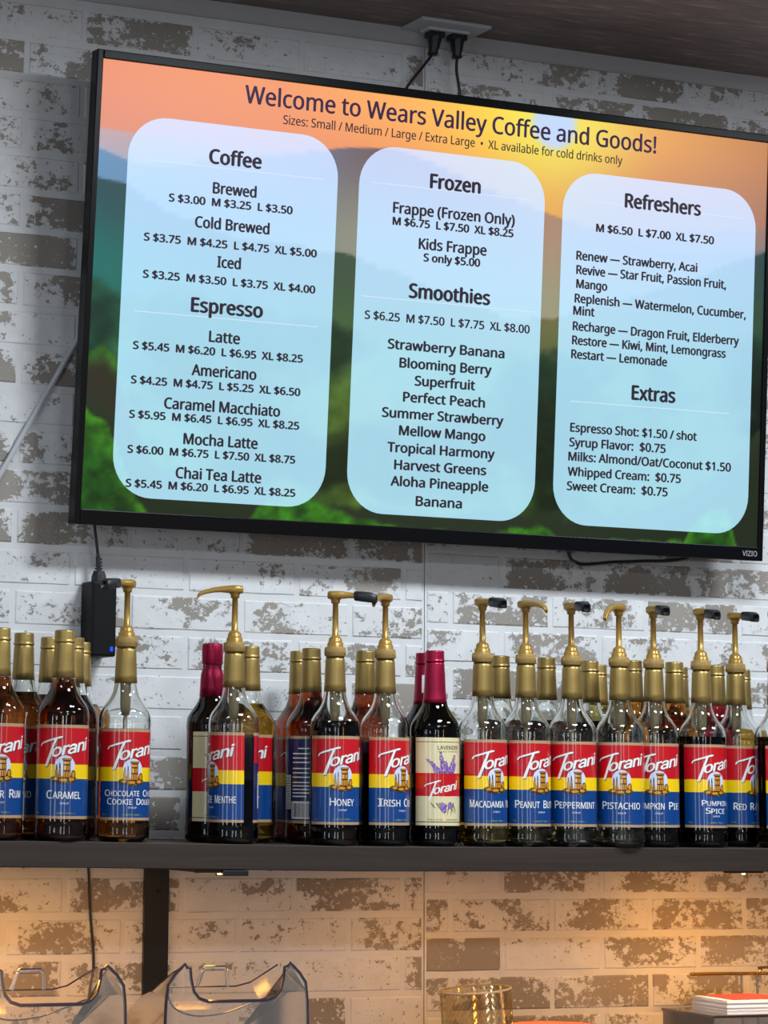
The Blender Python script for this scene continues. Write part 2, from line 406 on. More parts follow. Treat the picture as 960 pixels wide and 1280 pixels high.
# frame bars (screen plane is y = 0)
b.box(-L_, 0.0, -0.004, 0.022, -B_, TVH + T_, 0, 0.0015); b.box(TVW, TVW + R_, -0.004, 0.022, -B_, TVH + T_, 0, 0.0015)
b.box(0.0, TVW, -0.004, 0.022, TVH, TVH + T_, 0, 0.0015); b.box(0.0, TVW, -0.004, 0.022, -B_, 0.0, 0, 0.0015)
b.build('bezel', M['bezel'], tv)
b = MB(); b.box(-0.004, TVW + .004, 0.012, 0.026, -0.017, TVH + .006, 0, 0.002)
vs = [(0.10, .026, .05), (TVW - .10, .026, .05), (TVW - .10, .026, TVH - .12), (.10, .026, TVH - .12), (.16, .050, .10), (TVW - .16, .050, .10), (TVW - .16, .050, TVH - .18), (.16, .050, TVH - .18)]
b.add(vs, [(4, 5, 6, 7)[::-1], (0, 1, 5, 4)[::-1], (1, 2, 6, 5)[::-1], (2, 3, 7, 6)[::-1], (3, 0, 4, 7)[::-1]])
b.build('back_case', M['black_plastic'], tv)
# wall mount
b = MB(); b.box(.42, .78, .050, .064, .16, .48); b.box(.57, .63, .060, .096, .27, .33)
mo = b.build('wall_mount', M['black_plastic'], tv)

Hm = [None]
def hom(src, dst):
    A = []
    for (x, y), (u, v) in zip(src, dst):
        A.append([x, y, 1, 0, 0, 0, -u * x, -u * y, -u]); A.append([0, 0, 0, x, y, 1, -v * x, -v * y, -v])
    return np.linalg.svd(np.array(A, float))[2][-1].reshape(3, 3)
SRC = [(131, 72), (958, 178), (948, 684), (98, 637)]; DST = [(0, 0), (1, 0), (1, 1), (0, 1)]
H1 = hom(SRC, DST); H2 = np.linalg.inv(H1)
def suv(x, y):
    q = H1 @ np.array([x, y, 1.0]); return q[0] / q[2], q[1] / q[2]
# ---- the menu's background picture: sunset over mountain ridges, as vertex colours
def smooth(a, b, x): t = np.clip((x - a) / (b - a), 0, 1); return t * t * (3 - 2 * t)
_rs = np.random.RandomState(3)
def vnoise(u, v, su, sv, oct=4):
    out = np.zeros_like(u); amp = 1; tot = 0
    for o in range(oct):
        g = _rs.rand(64, 64); x = u * su * 2 ** o; y = v * sv * 2 ** o
        xi = np.floor(x).astype(int); yi = np.floor(y).astype(int); fx = x - xi; fy = y - yi
        fx = fx * fx * (3 - 2 * fx); fy = fy * fy * (3 - 2 * fy)
        G = lambda a, b_: g[a % 64, b_ % 64]
        out += amp * (G(xi, yi) * (1 - fx) * (1 - fy) + G(xi + 1, yi) * fx * (1 - fy) + G(xi, yi + 1) * (1 - fx) * fy + G(xi + 1, yi + 1) * fx * fy)
        tot += amp; amp *= .55
    return out / tot
def picture(u, v):
    u = u.astype(float); v = v.astype(float); _rs.seed(3)
    def lerpc(keys, x):
        xs = [k[0] for k in keys]; return np.stack([np.interp(x, xs, [k[1][i] for k in keys]) for i in range(3)], -1)
    top = lerpc([(0, (228, 142, 108)), (.25, (236, 150, 104)), (.42, (246, 172, 96)), (.55, (248, 200, 78)), (.62, (240, 215, 90)), (.72, (238, 200, 95)), (.82, (226, 160, 88)), (1, (190, 126, 78))], u)
    low = lerpc([(0, (214, 138, 118)), (.35, (226, 140, 104)), (.55, (232, 160, 84)), (.66, (222, 158, 88)), (.8, (200, 132, 92)), (1, (165, 115, 95))], u)
    t = smooth(0, .22, v)[..., None]; col = top * (1 - t) + low * t
    d = np.hypot((u - .655) * 1.78, v - .02)
    g = np.exp(-(d / .17) ** 2)[..., None]; col = col * (1 - g * .6) + np.array([235, 232, 90]) * g * .6
    s = (1 - smooth(.045, .075, d))[..., None]; col = col * (1 - s) + np.array([190, 210, 240]) * s
    n1 = vnoise(u, v, 30, 18, 5); n2 = vnoise(u, v, 9, 7, 4); n3 = vnoise(u, v, 60, 40, 5)
    def layer(line, c_top, c_bot, depth, rough, edge=.006):
        nonlocal col
        h = np.interp(u, [k[0] for k in line], [k[1] for k in line]) + (n1 - .5) * rough
        a = smooth(-edge, edge, v - h)[..., None]; q = smooth(0, depth, v - h)[..., None]
        ct = c_top if isinstance(c_top, np.ndarray) else np.array(c_top, float)
        cb_ = c_bot if isinstance(c_bot, np.ndarray) else np.array(c_bot, float)
        col = col * (1 - a) + (ct * (1 - q) + cb_ * q) * a
    layer([(0, .155), (.2, .17), (.4, .15), (.5, .20), (.66, .26), (.8, .26), (1, .215)], lerpc([(0, (186, 160, 165)), (.5, (170, 140, 130)), (1, (150, 115, 105))], u), lerpc([(0, (150, 165, 195)), (.6, (160, 140, 130)), (1, (120, 118, 125))], u), .1, .0, .004)
    layer([(0, .20), (.05, .225), (.1, .22), (.2, .19), (.30, .15), (.36, .132), (.42, .125), (.47, .145), (.55, .19), (.62, .225), (.67, .245), (.75, .27), (.85, .30), (1, .27)], lerpc([(0, (98, 140, 178)), (.3, (110, 112, 128)), (.40, (112, 92, 92)), (.66, (168, 132, 108)), (1, (112, 104, 106))], u), lerpc([(0, (78, 128, 158)), (.38, (140, 138, 120)), (.66, (150, 146, 118)), (1, (96, 108, 108))], u), .22, .004, .003)
    layer([(0, .262), (.04, .275), (.09, .32), (.2, .37), (.36, .385), (.42, .41), (.5, .45), (.6, .50), (.66, .49), (.72, .45), (.80, .41), (.88, .36), (.95, .305), (1, .275)], lerpc([(0, (34, 70, 78)), (.36, (62, 78, 60)), (.66, (104, 104, 62)), (.9, (56, 84, 76)), (1, (36, 60, 60))], u), lerpc([(0, (28, 104, 98)), (.36, (66, 92, 52)), (.66, (62, 84, 40)), (1, (44, 72, 50))], u), .2, .022, .003)
    k = smooth(.36, .68, n2)[..., None]
    fol = lerpc([(0, (24, 88, 66)), (.1, (40, 84, 40)), (.38, (56, 76, 30)), (.66, (44, 70, 28)), (1, (26, 50, 30))], u) * (.45 + .55 * k) * (.72 + .56 * n3[..., None]) + k * np.array([18, 20, 6.])
    layer([(0, .50), (.05, .52), (.1, .50), (.36, .56), (.5, .60), (.66, .58), (.8, .56), (1, .48)], fol * .9 + np.array([8, 20, 18.]), fol, .2, .06, .02)
    layer([(0, .655), (.02, .64), (.04, .68), (.07, .80), (.12, .92), (.36, 1.02), (1, 1.02)], np.array([52, 104, 28.]) * (.5 + .8 * n3[..., None]), np.array([44, 42, 28.]), .05, .03, .008)
    layer([(0, .74), (.1, .90), (.3, .955), (.5, .97), (.8, .94), (.93, .84), (1, .72)], np.array([36, 46, 28.]), np.array([30, 40, 22.]), .1, .05, .01)
    layer([(0, .78), (.03, .82), (.055, .90), (.075, .965), (.10, 1.02), (.22, 1.02), (.25, .965), (.31, .945), (.38, .985), (.5, 1.01), (.66, .985), (.7, 1.02), (.88, 1.0), (.90, .93), (.95, .91), (.97, 1.02), (1, 1.02)], np.array([62, 132, 26.]) * (.30 + 1.0 * n3[..., None]), np.array([32, 84, 20.]) * (.35 + 1.0 * n3[..., None]), .10, .04)
    return np.clip(col, 2, 255)
def lin(c): c = c / 255.0; return np.where(c <= .04045, c / 12.92, ((c + .055) / 1.055) ** 2.4)
def picture_grid(name, UV, faces, colors, y, mt, parent):
    vs = [(u * TVW, y, (1 - v) * TVH) for u, v in UV]
    me = mesh(name, vs, faces, mt); at = me.color_attributes.new('Col', 'FLOAT_COLOR', 'POINT')
    at.data.foreach_set('color', np.concatenate([lin(colors), np.ones((len(colors), 1))], 1).ravel()); return link(name, me, parent)
M['screen'] = emis('screen_picture', None, 1.1)
nu, nv = 340, 200
gu, gv = np.meshgrid(np.linspace(0, 1, nu), np.linspace(0, 1, nv))
fc = [(j * nu + i, j * nu + i + 1, (j + 1) * nu + i + 1, (j + 1) * nu + i)[::-1] for j in range(nv - 1) for i in range(nu - 1)]
screen = picture_grid('screen', np.stack([gu.ravel(), gv.ravel()], 1), fc, picture(gu, gv).reshape(-1, 3), 0.0, M['screen'], tv)
def card(u0, u1, v0, v1, r=0.053):
    rv = r * TVW / TVH; k = 10; rows = []
    for j in range(k + 1): q = j / k * PI / 2; rows.append((v0 + rv * (1 - math.cos(q)), r * (1 - math.sin(q))))
    for j in range(1, 60): rows.append((v0 + rv + (v1 - v0 - 2 * rv) * j / 60, 0))
    for j in range(k + 1): q = j / k * PI / 2; rows.append((v1 - rv * (1 - math.sin(q)), r * (1 - math.cos(q))))
    nc = 60; UV = np.array([(u0 + ins + (u1 - u0 - 2 * ins) * i / (nc - 1), v) for (v, ins) in rows for i in range(nc)])
    n = len(rows); f = [(j * nc + i, j * nc + i + 1, (j + 1) * nc + i + 1, (j + 1) * nc + i)[::-1] for j in range(n - 1) for i in range(nc - 1)]
    pc = picture(UV[:, 0][None], UV[:, 1][None])[0]
    tone = np.stack([np.interp(UV[:, 1], [.1, .3, .6, 1], [214, 196, 186, 186]), np.interp(UV[:, 1], [.1, .3, .6, 1], [228, 232, 238, 240]), np.interp(UV[:, 1], [.1, .3, .6, 1], [266, 268, 264, 264])], -1)
    cc = pc * .16 + tone * .83
    return picture_grid('menu_card', UV, f, np.clip(cc, 0, 252), -0.0004, M['screen'], screen)
card(.040, .334, .117, .969); card(.365, .644, .121, .973); card(.672, .983, .127, .972)
M['ink'] = emis('menu_ink', srgb(52, 44, 54), 1.0); M['ink_title'] = emis('title_ink', srgb(62, 42, 74), 1.0); M['rule'] = emis('rule_line', srgb(222, 236, 250), 1.0)
lines = [  # text, xl, xr, x of baseline point, y of baseline point, cap height px, bold, title
 ('Welcome to Wears Valley Coffee and Goods!', 304, 819, 818, 190.5, 20.5, .010, 1),
 ('Sizes: Small / Medium / Large / Extra Large  \u2022  XL available for cold drinks only', 355, 777, 358, 154, 11, .006, 0),
 ('Coffee', 262, 328, 265, 202.5, 17.5, .022, 0), ('Brewed', 266.5, 321.5, 268, 240, 13.6, .019, 0), ('S $3.00  M $3.25  L $3.50', 211.5, 366.5, 215, 250.3, 9.6, .026, 0),
 ('Cold Brewed', 244, 337.5, 246, 282.3, 13.6, .019, 0), ('S $3.75  M $4.25  L $4.75  XL $5.00', 180, 396.5, 182, 299, 9.6, .026, 0),
 ('Iced', 271.5, 301.5, 272, 332.5, 13.6, .019, 0), ('S $3.25  M $3.50  L $3.75  XL $4.00', 178.5, 394.5, 180, 345.5, 9.6, .026, 0),
 ('Espresso', 238.3, 328.8, 240, 388, 17.5, .022, 0), ('Latte', 260.8, 300, 262, 426, 13.6, .019, 0), ('S $5.45  M $6.20  L $6.95  XL $8.25', 165.4, 378.8, 167, 435, 9.6, .026, 0),
 ('Americano', 238.8, 320.4, 240, 468, 13.6, .019, 0), ('S $4.25  M $4.75  L $5.25  XL $6.50', 162.5, 375.4, 164, 478.3, 9.6, .026, 0),
 ('Caramel Macchiato', 204, 350, 206, 510, 13.6, .019, 0), ('S $5.95  M $6.45  L $6.95  XL $8.25', 160, 374, 161, 521.7, 9.6, .026, 0),
 ('Mocha Latte', 228, 321.7, 230, 555, 13.6, .019, 0), ('S $6.00  M $6.75  L $7.50  XL $8.75', 157.5, 368.8, 159, 566, 9.6, .026, 0),
 ('Chai Tea Latte', 218, 326, 220, 598, 13.6, .019, 0), ('S $5.45  M $6.20  L $6.95  XL $8.25', 155, 368.8, 157, 609, 9.6, .026, 0),
 ('Frozen', 537.5, 601, 539, 233.5, 17.5, .022, 0), ('Frappe (Frozen Only)', 491.5, 643.5, 493, 264.3, 13.2, .019, 0), ('M $6.75  L $7.50  XL $8.25', 491, 642, 493, 279.3, 9.6, .026, 0),
 ('Kids Frappe', 523.5, 608.5, 525, 309.5, 13.2, .019, 0), ('S only $5.00', 529.5, 600.5, 531, 325, 9.6, .026, 0),
 ('Smoothies', 511, 613, 512, 370.3, 17.5, .022, 0), ('S $6.25  M $7.50  L $7.75  XL $8.00', 456, 662.4, 458, 397, 10.3, .018, 0),
 ('Strawberry Banana', 484.7, 631, 487, 434.3, 12, .022, 0), ('Blooming Berry', 499.3, 615, 501, 458, 12, .022, 0), ('Superfruit', 518.4, 594.4, 520, 480.8, 12, .022, 0),
 ('Perfect Peach', 503.8, 606.7, 505, 501, 12, .022, 0), ('Summer Strawberry', 477.4, 629.8, 479, 520.2, 12, .022, 0), ('Mellow Mango', 498.7, 607.3, 500, 543.2, 12, .022, 0),
 ('Tropical Harmony', 484, 619, 486, 564.2, 12, .022, 0), ('Harvest Greens', 492.6, 608.4, 494, 586.4, 12, .022, 0), ('Aloha Pineapple', 488, 611, 490, 607, 12, .022, 0), ('Banana', 519.5, 578, 521, 632.5, 12, .022, 0),
 ('Refreshers', 780, 875, 781, 257.5, 17, .022, 0), ('M $6.50  L $7.00  XL $7.50', 744.5, 891.5, 746, 288, 9.6, .026, 0),
 ('Renew \u2014 Strawberry, Acai', 720, 871, 722, 323, 10.8, .021, 0), ('Revive \u2014 Star Fruit, Passion Fruit,', 720, 907, 722, 340.8, 10.8, .021, 0), ('Mango', 720, 759, 722, 358.3, 10.8, .021, 0),
 ('Replenish \u2014 Watermelon, Cucumber,', 718, 931.8, 720, 376.5, 10.8, .021, 0), ('Mint', 716.4, 743.4, 718, 391.7, 10.8, .021, 0), ('Recharge \u2014 Dragon Fruit, Elderberry', 715.8, 923.4, 718, 411.2, 10.8, .021, 0),
 ('Restore \u2014 Kiwi, Mint, Lemongrass', 715, 907, 717, 428.9, 10.8, .021, 0), ('Restart \u2014 Lemonade', 714, 834, 716, 446.3, 10.8, .021, 0),
 ('Extras', 789.5, 844.6, 791, 498, 17.5, .022, 0), ('Espresso Shot: $1.50 / shot', 713, 871.6, 715, 538.5, 10.8, .021, 0), ('Syrup Flavor:  $0.75', 712, 832.8, 714, 557, 10.8, .021, 0),
 ('Milks: Almond/Oat/Coconut $1.50', 710.8, 914.4, 713, 575, 10.8, .021, 0), ('Whipped Cream:  $0.75', 710, 852, 712, 594, 10.8, .021, 0), ('Sweet Cream:  $0.75', 709, 835.6, 711, 612.2, 10.8, .021, 0)]
ink = MB()
tit = MB()
for (t, xl, xr, bx, by, ch, bold, ti) in lines:
    u0, vb = suv(bx, by); uL = suv(xl, by)[0]
    yr = by + (xr - bx) * (.128 - (by - 115) * 1.34e-4); uR = suv(xr, yr)[0]
    vt = suv(bx, by - ch)[1]
    v, f = text(t, uL * TVW, uR * TVW, 0, abs(vb - vt) * TVH, bold * 3.0, 'sans')
    (tit if ti else ink).add([(p[0], -0.0008, p[1] + (1 - vb) * TVH) for p in v], f)
tit.build('menu_title', M['ink_title'], screen); ink.build('menu_lettering', M['ink'], screen)
for (x0, y0, x1, y1) in ((185, 199, 406, 222), (168, 388, 397.5, 406.7), (465, 228, 665, 247), (452.6, 370, 670, 387), (739, 250, 930, 272), (714, 499, 912, 517)):
    u0, v0 = suv(x0, y0); u1, v1 = suv(x1, y1); zc = (1 - (v0 + v1) / 2) * TVH; rl = MB()
    rl.add([(u0 * TVW, -.0006, zc - .0005), (u1 * TVW, -.0006, zc - .0005), (u1 * TVW, -.0006, zc + .0005), (u0 * TVW, -.0006, zc + .0005)], [(0, 1, 2, 3)])
    rl.build('rule_line', M['rule'], screen)
v, f = text('VIZIO', 1.178, 1.207, 0, 0.0085, .0); bb = MB(); bb.add([(p[0], -.0045, p[1] - .0155) for p in v], f)
bb.build('brand_lettering', mat('silver_print', (0.45, 0.45, 0.47), 0.4), tv)
def tv_local(u, y, z):  # point of the television in world space
    return tv.matrix_basis @ Vector((u, y, z))

# ------------------------------------------------------------------ shelf and its bracket
SH_T, SH_B = -0.8262, -0.8632
def sag(x): return float(np.interp(x, [-1.5, -.28, .17, 2.4], [.010, .0049, 0, 0]))   # the board has sagged towards its middle
b = MB(); xs = [-1.5, -.9, -.28, -.05, .17, 1.0, 2.4]; e = .0012
loop = [(-.290, SH_B + e), (-.290 + e, SH_B), (-.006, SH_B), (-.006, SH_T), (-.290 + e, SH_T), (-.290, SH_T - e)]
vs = [(x, y, z + sag(x)) for x in xs for (y, z) in loop]; n = len(loop)
b.add(vs, [(k * n + i, k * n + (i + 1) % n, (k + 1) * n + (i + 1) % n, (k + 1) * n + i)[::-1] for k in range(len(xs) - 1) for i in range(n)] + [tuple(range(n)), tuple((len(xs) - 1) * n + i for i in range(n))[::-1]])
shelf = b.build('wall_shelf', wood_mat('dark_stained_wood', srgb(24, 18, 14), srgb(58, 45, 35)))
tag(shelf, 'long dark-stained wooden shelf holding the rows of syrup bottles', 'shelf')
br = empty('shelf_bracket', (-0.039, -0.004, SH_B + .0015)); tag(br, 'flat black steel bracket standing on the brick under the shelf', 'bracket')
b = MB(); b.box(-.0205, .0205, -.006, 0, -0.50, 0.0); b.build('upright', M['black_plastic'], br)
b = MB(); b.box(-.0205, .0205, -.220, -.006, -0.006, 0.0); b.build('arm', M['black_plastic'], br)
b = MB(); b.tube([(.004, -.006, -.042), (.004, -.0085, -.042)], .0038, 10); b.build('bolt', mat('dull_steel', (.03, .03, .03), .35, .8), br)

# LED strips under the front edge
M['led'] = emis('warm_led', (1.0, 0.55, 0.16, 1), 14.0)
for (x0, x1, lab) in ((-0.093, -0.052, 'short warm LED strip under the shelf at the black connector block'), (0.836, 0.905, 'glowing warm LED strip under the right end of the shelf')):
    st = empty('led_strip', ((x0 + x1) / 2, -0.280, SH_B)); tag(st, lab, 'light strip', 'LED strips under the shelf'); hw = (x1 - x0) / 2
    b = MB(); b.box(-hw, hw, -.006, .006, -.0022, sag(st.location.x)); b.build('channel', M['black_plastic'], st)
    b = MB(); b.box(-hw + .002, hw - .002, -.0055, .0045, -.0030, -.0022); b.build('diffuser', mat('amber_tape', (.75, .38, .08), .4), st)
    b = MB(); b.lathe([(-.0052, .0), (-.0050, .002), (-.0040, .0028), (-.0030, .003)], 12, 0, (-.002 if x0 > 0 else hw - .004, -.003)); b.build('diode', M['led'], st)
cn = MB(); cn.box(-0.0535, -0.0120, -.2915, -.262, -0.8700, SH_B + .0018, 0, .0015); cn = cn.build('strip_connector', M['black_plastic'])
tag(cn, 'small black connector block under the front edge of the shelf', 'connector')

# ------------------------------------------------------------------ bottle meshes
Rb = 0.0385
body = [(0.0, 0.0), (0.0012, 0.022), (0.0, 0.030), (0.0015, 0.0355), (0.006, 0.0388), (0.010, 0.0393), (0.0235, 0.0393), (0.0265, 0.0386), (0.0285, Rb), (0.168, Rb), (0.171, 0.0390), (0.178, 0.0390), (0.185, 0.0384), (0.191, 0.0366), (0.197, 0.0332), (0.203, 0.0288), (0.209, 0.0246), (0.215, 0.0213), (0.221, 0.0191), (0.229, 0.0174), (0.245, 0.0161), (0.284, 0.0143), (0.286, 0.0143)]
inner = [(0.284, 0.0118), (0.245, 0.0133), (0.229, 0.0146), (0.221, 0.0163), (0.215, 0.0184), (0.209, 0.0215), (0.203, 0.0256), (0.197, 0.0301), (0.191, 0.0337), (0.185, 0.0356), (0.178, 0.0362), (0.168, 0.0360), (0.030, 0.0360), (0.012, 0.0358), (0.008, 0.0330), (0.006, 0.024), (0.0075, 0.0)]
def inner_r(z):
    pts = sorted(inner); return np.interp(z, [p[0] for p in pts], [p[1] for p in pts])
g = MB(); g.lathe(body + inner, 48); GLASS = g.me('glass', M['glass'], True)
g = MB(); g.lathe([(0.2335, 0.01735), (0.245, 0.0166), (0.2655, 0.0158), (0.281, 0.0152), (0.2842, 0.0145), (0.2852, 0.0135), (0.2850, .0122)], 32); FOIL = g.me('foil', M['gold_foil'], True)
g = MB(); g.lathe([(0.2845, 0.0140), (0.2848, 0.0156), (0.2858, 0.0160), (0.2872, 0.0160), (0.2880, 0.0152), (0.2895, 0.0150), (0.3000, 0.0149), (0.3018, 0.0146), (0.3026, 0.0134), (0.3022, .012), (0.3016, .0)], 32); CAP = g.me('cap', M['gold_foil'], True)
g = MB(); g.lathe([(0.2210, 0.0197), (0.228, 0.0182), (0.240, 0.0172), (0.262, 0.0162), (0.281, 0.0152), (0.2842, 0.0145), (0.2850, .0122)], 32); RFOIL = g.me('foil', M['red_foil'], True)
g = MB(); g.lathe([(0.2210, 0.0196), (0.236, 0.0188), (0.248, 0.0184), (0.256, 0.0175), (0.264, 0.0150), (0.272, 0.0146), (0.284, .0150), (.2845, .0122)], 32); RFOIL2 = g.me('foil', M['red_foil'], True)
g = MB(); g.lathe([(0.2845, 0.0140), (0.2848, 0.0156), (0.2858, 0.0160), (0.2872, 0.0160), (0.2880, 0.0152), (0.2895, 0.0150), (0.3000, 0.0149), (0.3018, 0.0146), (0.3026, 0.0134), (0.3022, .012), (0.3016, .0)], 32); RCAP = g.me('cap', M['red_foil'], True)
g = MB(); g.lathe([(0.270, .0150), (0.271, 0.0158), (0.2725, 0.0164), (0.288, 0.0166), (0.3000, 0.0164), (0.3018, 0.0158), (0.3026, 0.0144), (0.3016, .0)], 32); RCAP2 = g.me('cap', M['red_foil'], True)
# pump: collar, dome, stem, head
g = MB(); g.lathe([(0.2855, .0128), (0.2855, .0138), (0.2885, 0.0138), (0.2875, .0160), (0.2888, .0163), (0.3005, .0162), (0.3016, .0158), (0.3018, .0140)], 36)
for k in range(36):
    q = 2 * PI * k / 36; x, y = math.cos(q) * .0163, math.sin(q) * .0163; g.tube([(x, y, .2895), (x, y, .2990)], .0006, 4)
COLLAR = g.me('collar', M['gold_collar'], True)
g = MB(); g.lathe([(0.3010, .0140), (0.3018, .0128), (0.3080, .0124), (0.3086, .0118), (0.3090, .0108), (0.3135, .0103), (0.3160, .0094), (0.3180, .0070), (0.3195, .0050), (0.3690, .0044), (0.3692, .0066), (0.3735, .0070), (0.3760, .0086), (0.3775, .0094)], 28)
STEM = g.me('pump_stem', M['gold_pump'], True)
def nozzle(droop, length=0.058):
    g = MB(); n = 14; vs = []
    # rounded block head flowing into a flattened spout along +x
    path = [(-.0118, .3815, .0060, .0050), (-.0105, .3820, .0090, .0060), (-.004, .3822, .0112, .0064), (.004, .3822, .0110, .0064), (.012, .3822, .0082, .0056), (.022, .3820, .0060, .0046), (.034, .3808 - droop * .15, .0052, .0040), (.046, .3786 - droop * .5, .0046, .0036), (.054, .3762 - droop * .8, .0042, .0036), (length, .3725 - droop, .0034, .0034), (length + .0012, .3690 - droop, .0026, .0028)]
    for (x, z, hw, hh) in path:
        for k in range(n):
            q = 2 * PI * k / n; c, s_ = math.cos(q), math.sin(q)
            e = .55; vs.append((x, hw * math.copysign(abs(c) ** e, c), z + hh * math.copysign(abs(s_) ** e, s_)))
    m_ = len(path); fs = [(i * n + k, i * n + (k + 1) % n, (i + 1) * n + (k + 1) % n, (i + 1) * n + k) for i in range(m_ - 1) for k in range(n)]
    fs += [tuple(range(n)), tuple((m_ - 1) * n + k for k in range(n))[::-1]]
    g.add(vs, fs); return g.me('nozzle', M['gold_pump'], True)
NOZ = {0: nozzle(0.002), 1: nozzle(0.010), 2: nozzle(-0.004, .050)}
g = MB(); vs = []; n = 10
path = [(.030, .3808, .0066, .0060), (.031, .3808, .0078, .0074), (.044, .3798, .0084, .0080), (.057, .3785, .0082, .0080), (.0635, .3765, .0074, .0072), (.065, .3762, .0058, .0056)]
for (x, z, hw, hh) in path:
    for k in range(n):
        q = 2 * PI * k / n; c, s_ = math.cos(q), math.sin(q); vs.append((x, hw * math.copysign(abs(c) ** .45, c), z + hh * math.copysign(abs(s_) ** .45, s_)))
m_ = len(path); fs = [(i * n + k, i * n + (k + 1) % n, (i + 1) * n + (k + 1) % n, (i + 1) * n + k) for i in range(m_ - 1) for k in range(n)] + [tuple(range(n)), tuple((m_ - 1) * n + k for k in range(n))[::-1]]
g.add(vs, fs); SPOUTCAP = g.me('spout_cap', M['black_rubber'], True)
g = MB(); g.lathe([(0.185, .0), (0.186, .0060), (0.200, .0078), (0.222, .0080), (.284, .0084), (.2855, .0)], 18); g.lathe([(0.012, .0), (0.012, .0030), (.186, .0032), (.1865, 0)], 10)
TUBE = g.me('dip_tube', M['tube'], True)
_lq = {}
def liquid_mesh(level, kind):
    k = (round(level, 3), kind)
    if k not in _lq:
        zs = [z for (z, r) in sorted(inner) if .0075 < z < level - .001]
        prof = [(.0068, 0.0)] + [(z - .0003, inner_r(z) + .0004) for z in zs] + [(level, inner_r(level) + .0004), (level + .0, 0.0)]
        g = MB(); g.lathe(prof, 40); me = g.me('liquid', LQ[kind], True)
        try: me.set_sharp_from_angle(angle=math.radians(50))
        except Exception: pass
        _lq[k] = me
    return _lq[k]

# ---- labels: flat art (s along the arc, z up) wrapped on the bottle, label centre faces -y
HALF = math.radians(83)
def wrap(pts, off):
    r = Rb + .0003 + off; out = []
    for (s, z) in pts:
        a = s / Rb; out.append((r * math.sin(a), -r * math.cos(a), z))
    return out
def split_wide(v, f, maxw=0.004):
    """cut triangles and quads along x so that they bend with the bottle"""
    bm = bmesh.new(); vv = [bm.verts.new((p[0], 0, p[1])) for p in v]
    for q in f:
        try: bm.faces.new([vv[i] for i in q])
        except ValueError: pass
    x0, x1 = min(p[0] for p in v), max(p[0] for p in v); n = int((x1 - x0) / maxw)
    for k in range(1, n + 1):
        bmesh.ops.bisect_plane(bm, geom=list(bm.verts) + list(bm.edges) + list(bm.faces), plane_co=(x0 + k * maxw, 0, 0), plane_no=(1, 0, 0))
    bm.verts.index_update(); V = [(w.co.x, w.co.z) for w in bm.verts]; F = [tuple(w.index for w in q.verts) for q in bm.faces]; bm.free(); return V, F
def wrapped(name, items, mats, off):
    """items: (verts, faces, material index)"""
    g = MB()
    for k, (v, f, mi) in enumerate(items):
        V, F = split_wide(v, f); g.add(wrap(V, off + mi * 0.00004), F, mi)
    return g.me(name, mats)
def rect(s0, s1, z0, z1): return [(s0, z0), (s1, z0), (s1, z1), (s0, z1)], [(0, 1, 2, 3)]
def poly(*p): return list(p), [tuple(range(len(p)))]
def ell(cs, cz, rs, rz, n=20): return [(cs + rs * math.cos(2 * PI * k / n), cz + rz * math.sin(2 * PI * k / n)) for k in range(n)], [tuple(range(n))]
def bands(name, rows, mats, half=HALF):
    g = MB(); n = 44; r = Rb + .0003
    for (z0, z1, mi) in rows:
        vs = []
        for k in range(n + 1):
            a = -half + 2 * half * k / n; vs += [(r * math.sin(a), -r * math.cos(a), z0), (r * math.sin(a), -r * math.cos(a), z1)]
        g.add(vs, [(2 * k, 2 * k + 2, 2 * k + 3, 2 * k + 1) for k in range(n)], mi)
    return g.me(name, mats, True)
L0, L1 = 0.0320, 0.1655; LH = L1 - L0
def lz(t): return L0 + LH * t
LABEL = bands('label', [(lz(0), lz(.03), 0), (lz(.03), lz(.424), 3), (lz(.424), lz(.577), 2), (lz(.577), lz(.966), 1), (lz(.966), lz(1), 0)], [M['tan'], M['red'], M['yellow'], M['blue']])
def rot2(v, a, c): ca, sa = math.cos(a), math.sin(a); return [(c[0] + (x - c[0]) * ca - (y - c[1]) * sa, c[1] + (x - c[0]) * sa + (y - c[1]) * ca) for x, y in v]
def brand_items(k=1.0, cs=0.0, z0=L0, dx=0.0, dz=0.0, mi=0):
    T = lambda s, z: (cs + dx + s * k, z0 + dz + z * k)
    out = [poly(*[T(*p) for p in ((-.0405, .1030), (-.0385, .1068), (-.0330, .1095), (-.0080, .1170), (-.0035, .1168), (-.0045, .1145), (-.0125, .1128), (-.0270, .1085), (-.0360, .1060), (-.0385, .1025))])[:1] + ([tuple(range(10))],)]
    out += [poly(*[T(*p) for p in ((-.0165, .1118), (-.0120, .1130), (-.0150, .1060), (-.0265, .0740), (-.0315, .0735), (-.0300, .0775), (-.0180, .1075))])[:1] + ([tuple(range(7))],)]
    v, f = text('orani', -.0215, .0385, 0, .0165, .045, 'geo', .93); v = [(x + .42 * y, y) for x, y in v]
    v = rot2(v, math.radians(11.3), (-.0215, 0)); v = [T(x, y + .0868) for x, y in v]; out.append((v, f))
    return [(a, b_, mi) for a, b_ in out]
BRAND_W = wrapped('brand_lettering', brand_items(), [M['white']], .00034)
BRAND_S = wrapped('brand_shadow', brand_items(dx=.0008, dz=-.0009), [M['shadow']], .00022)
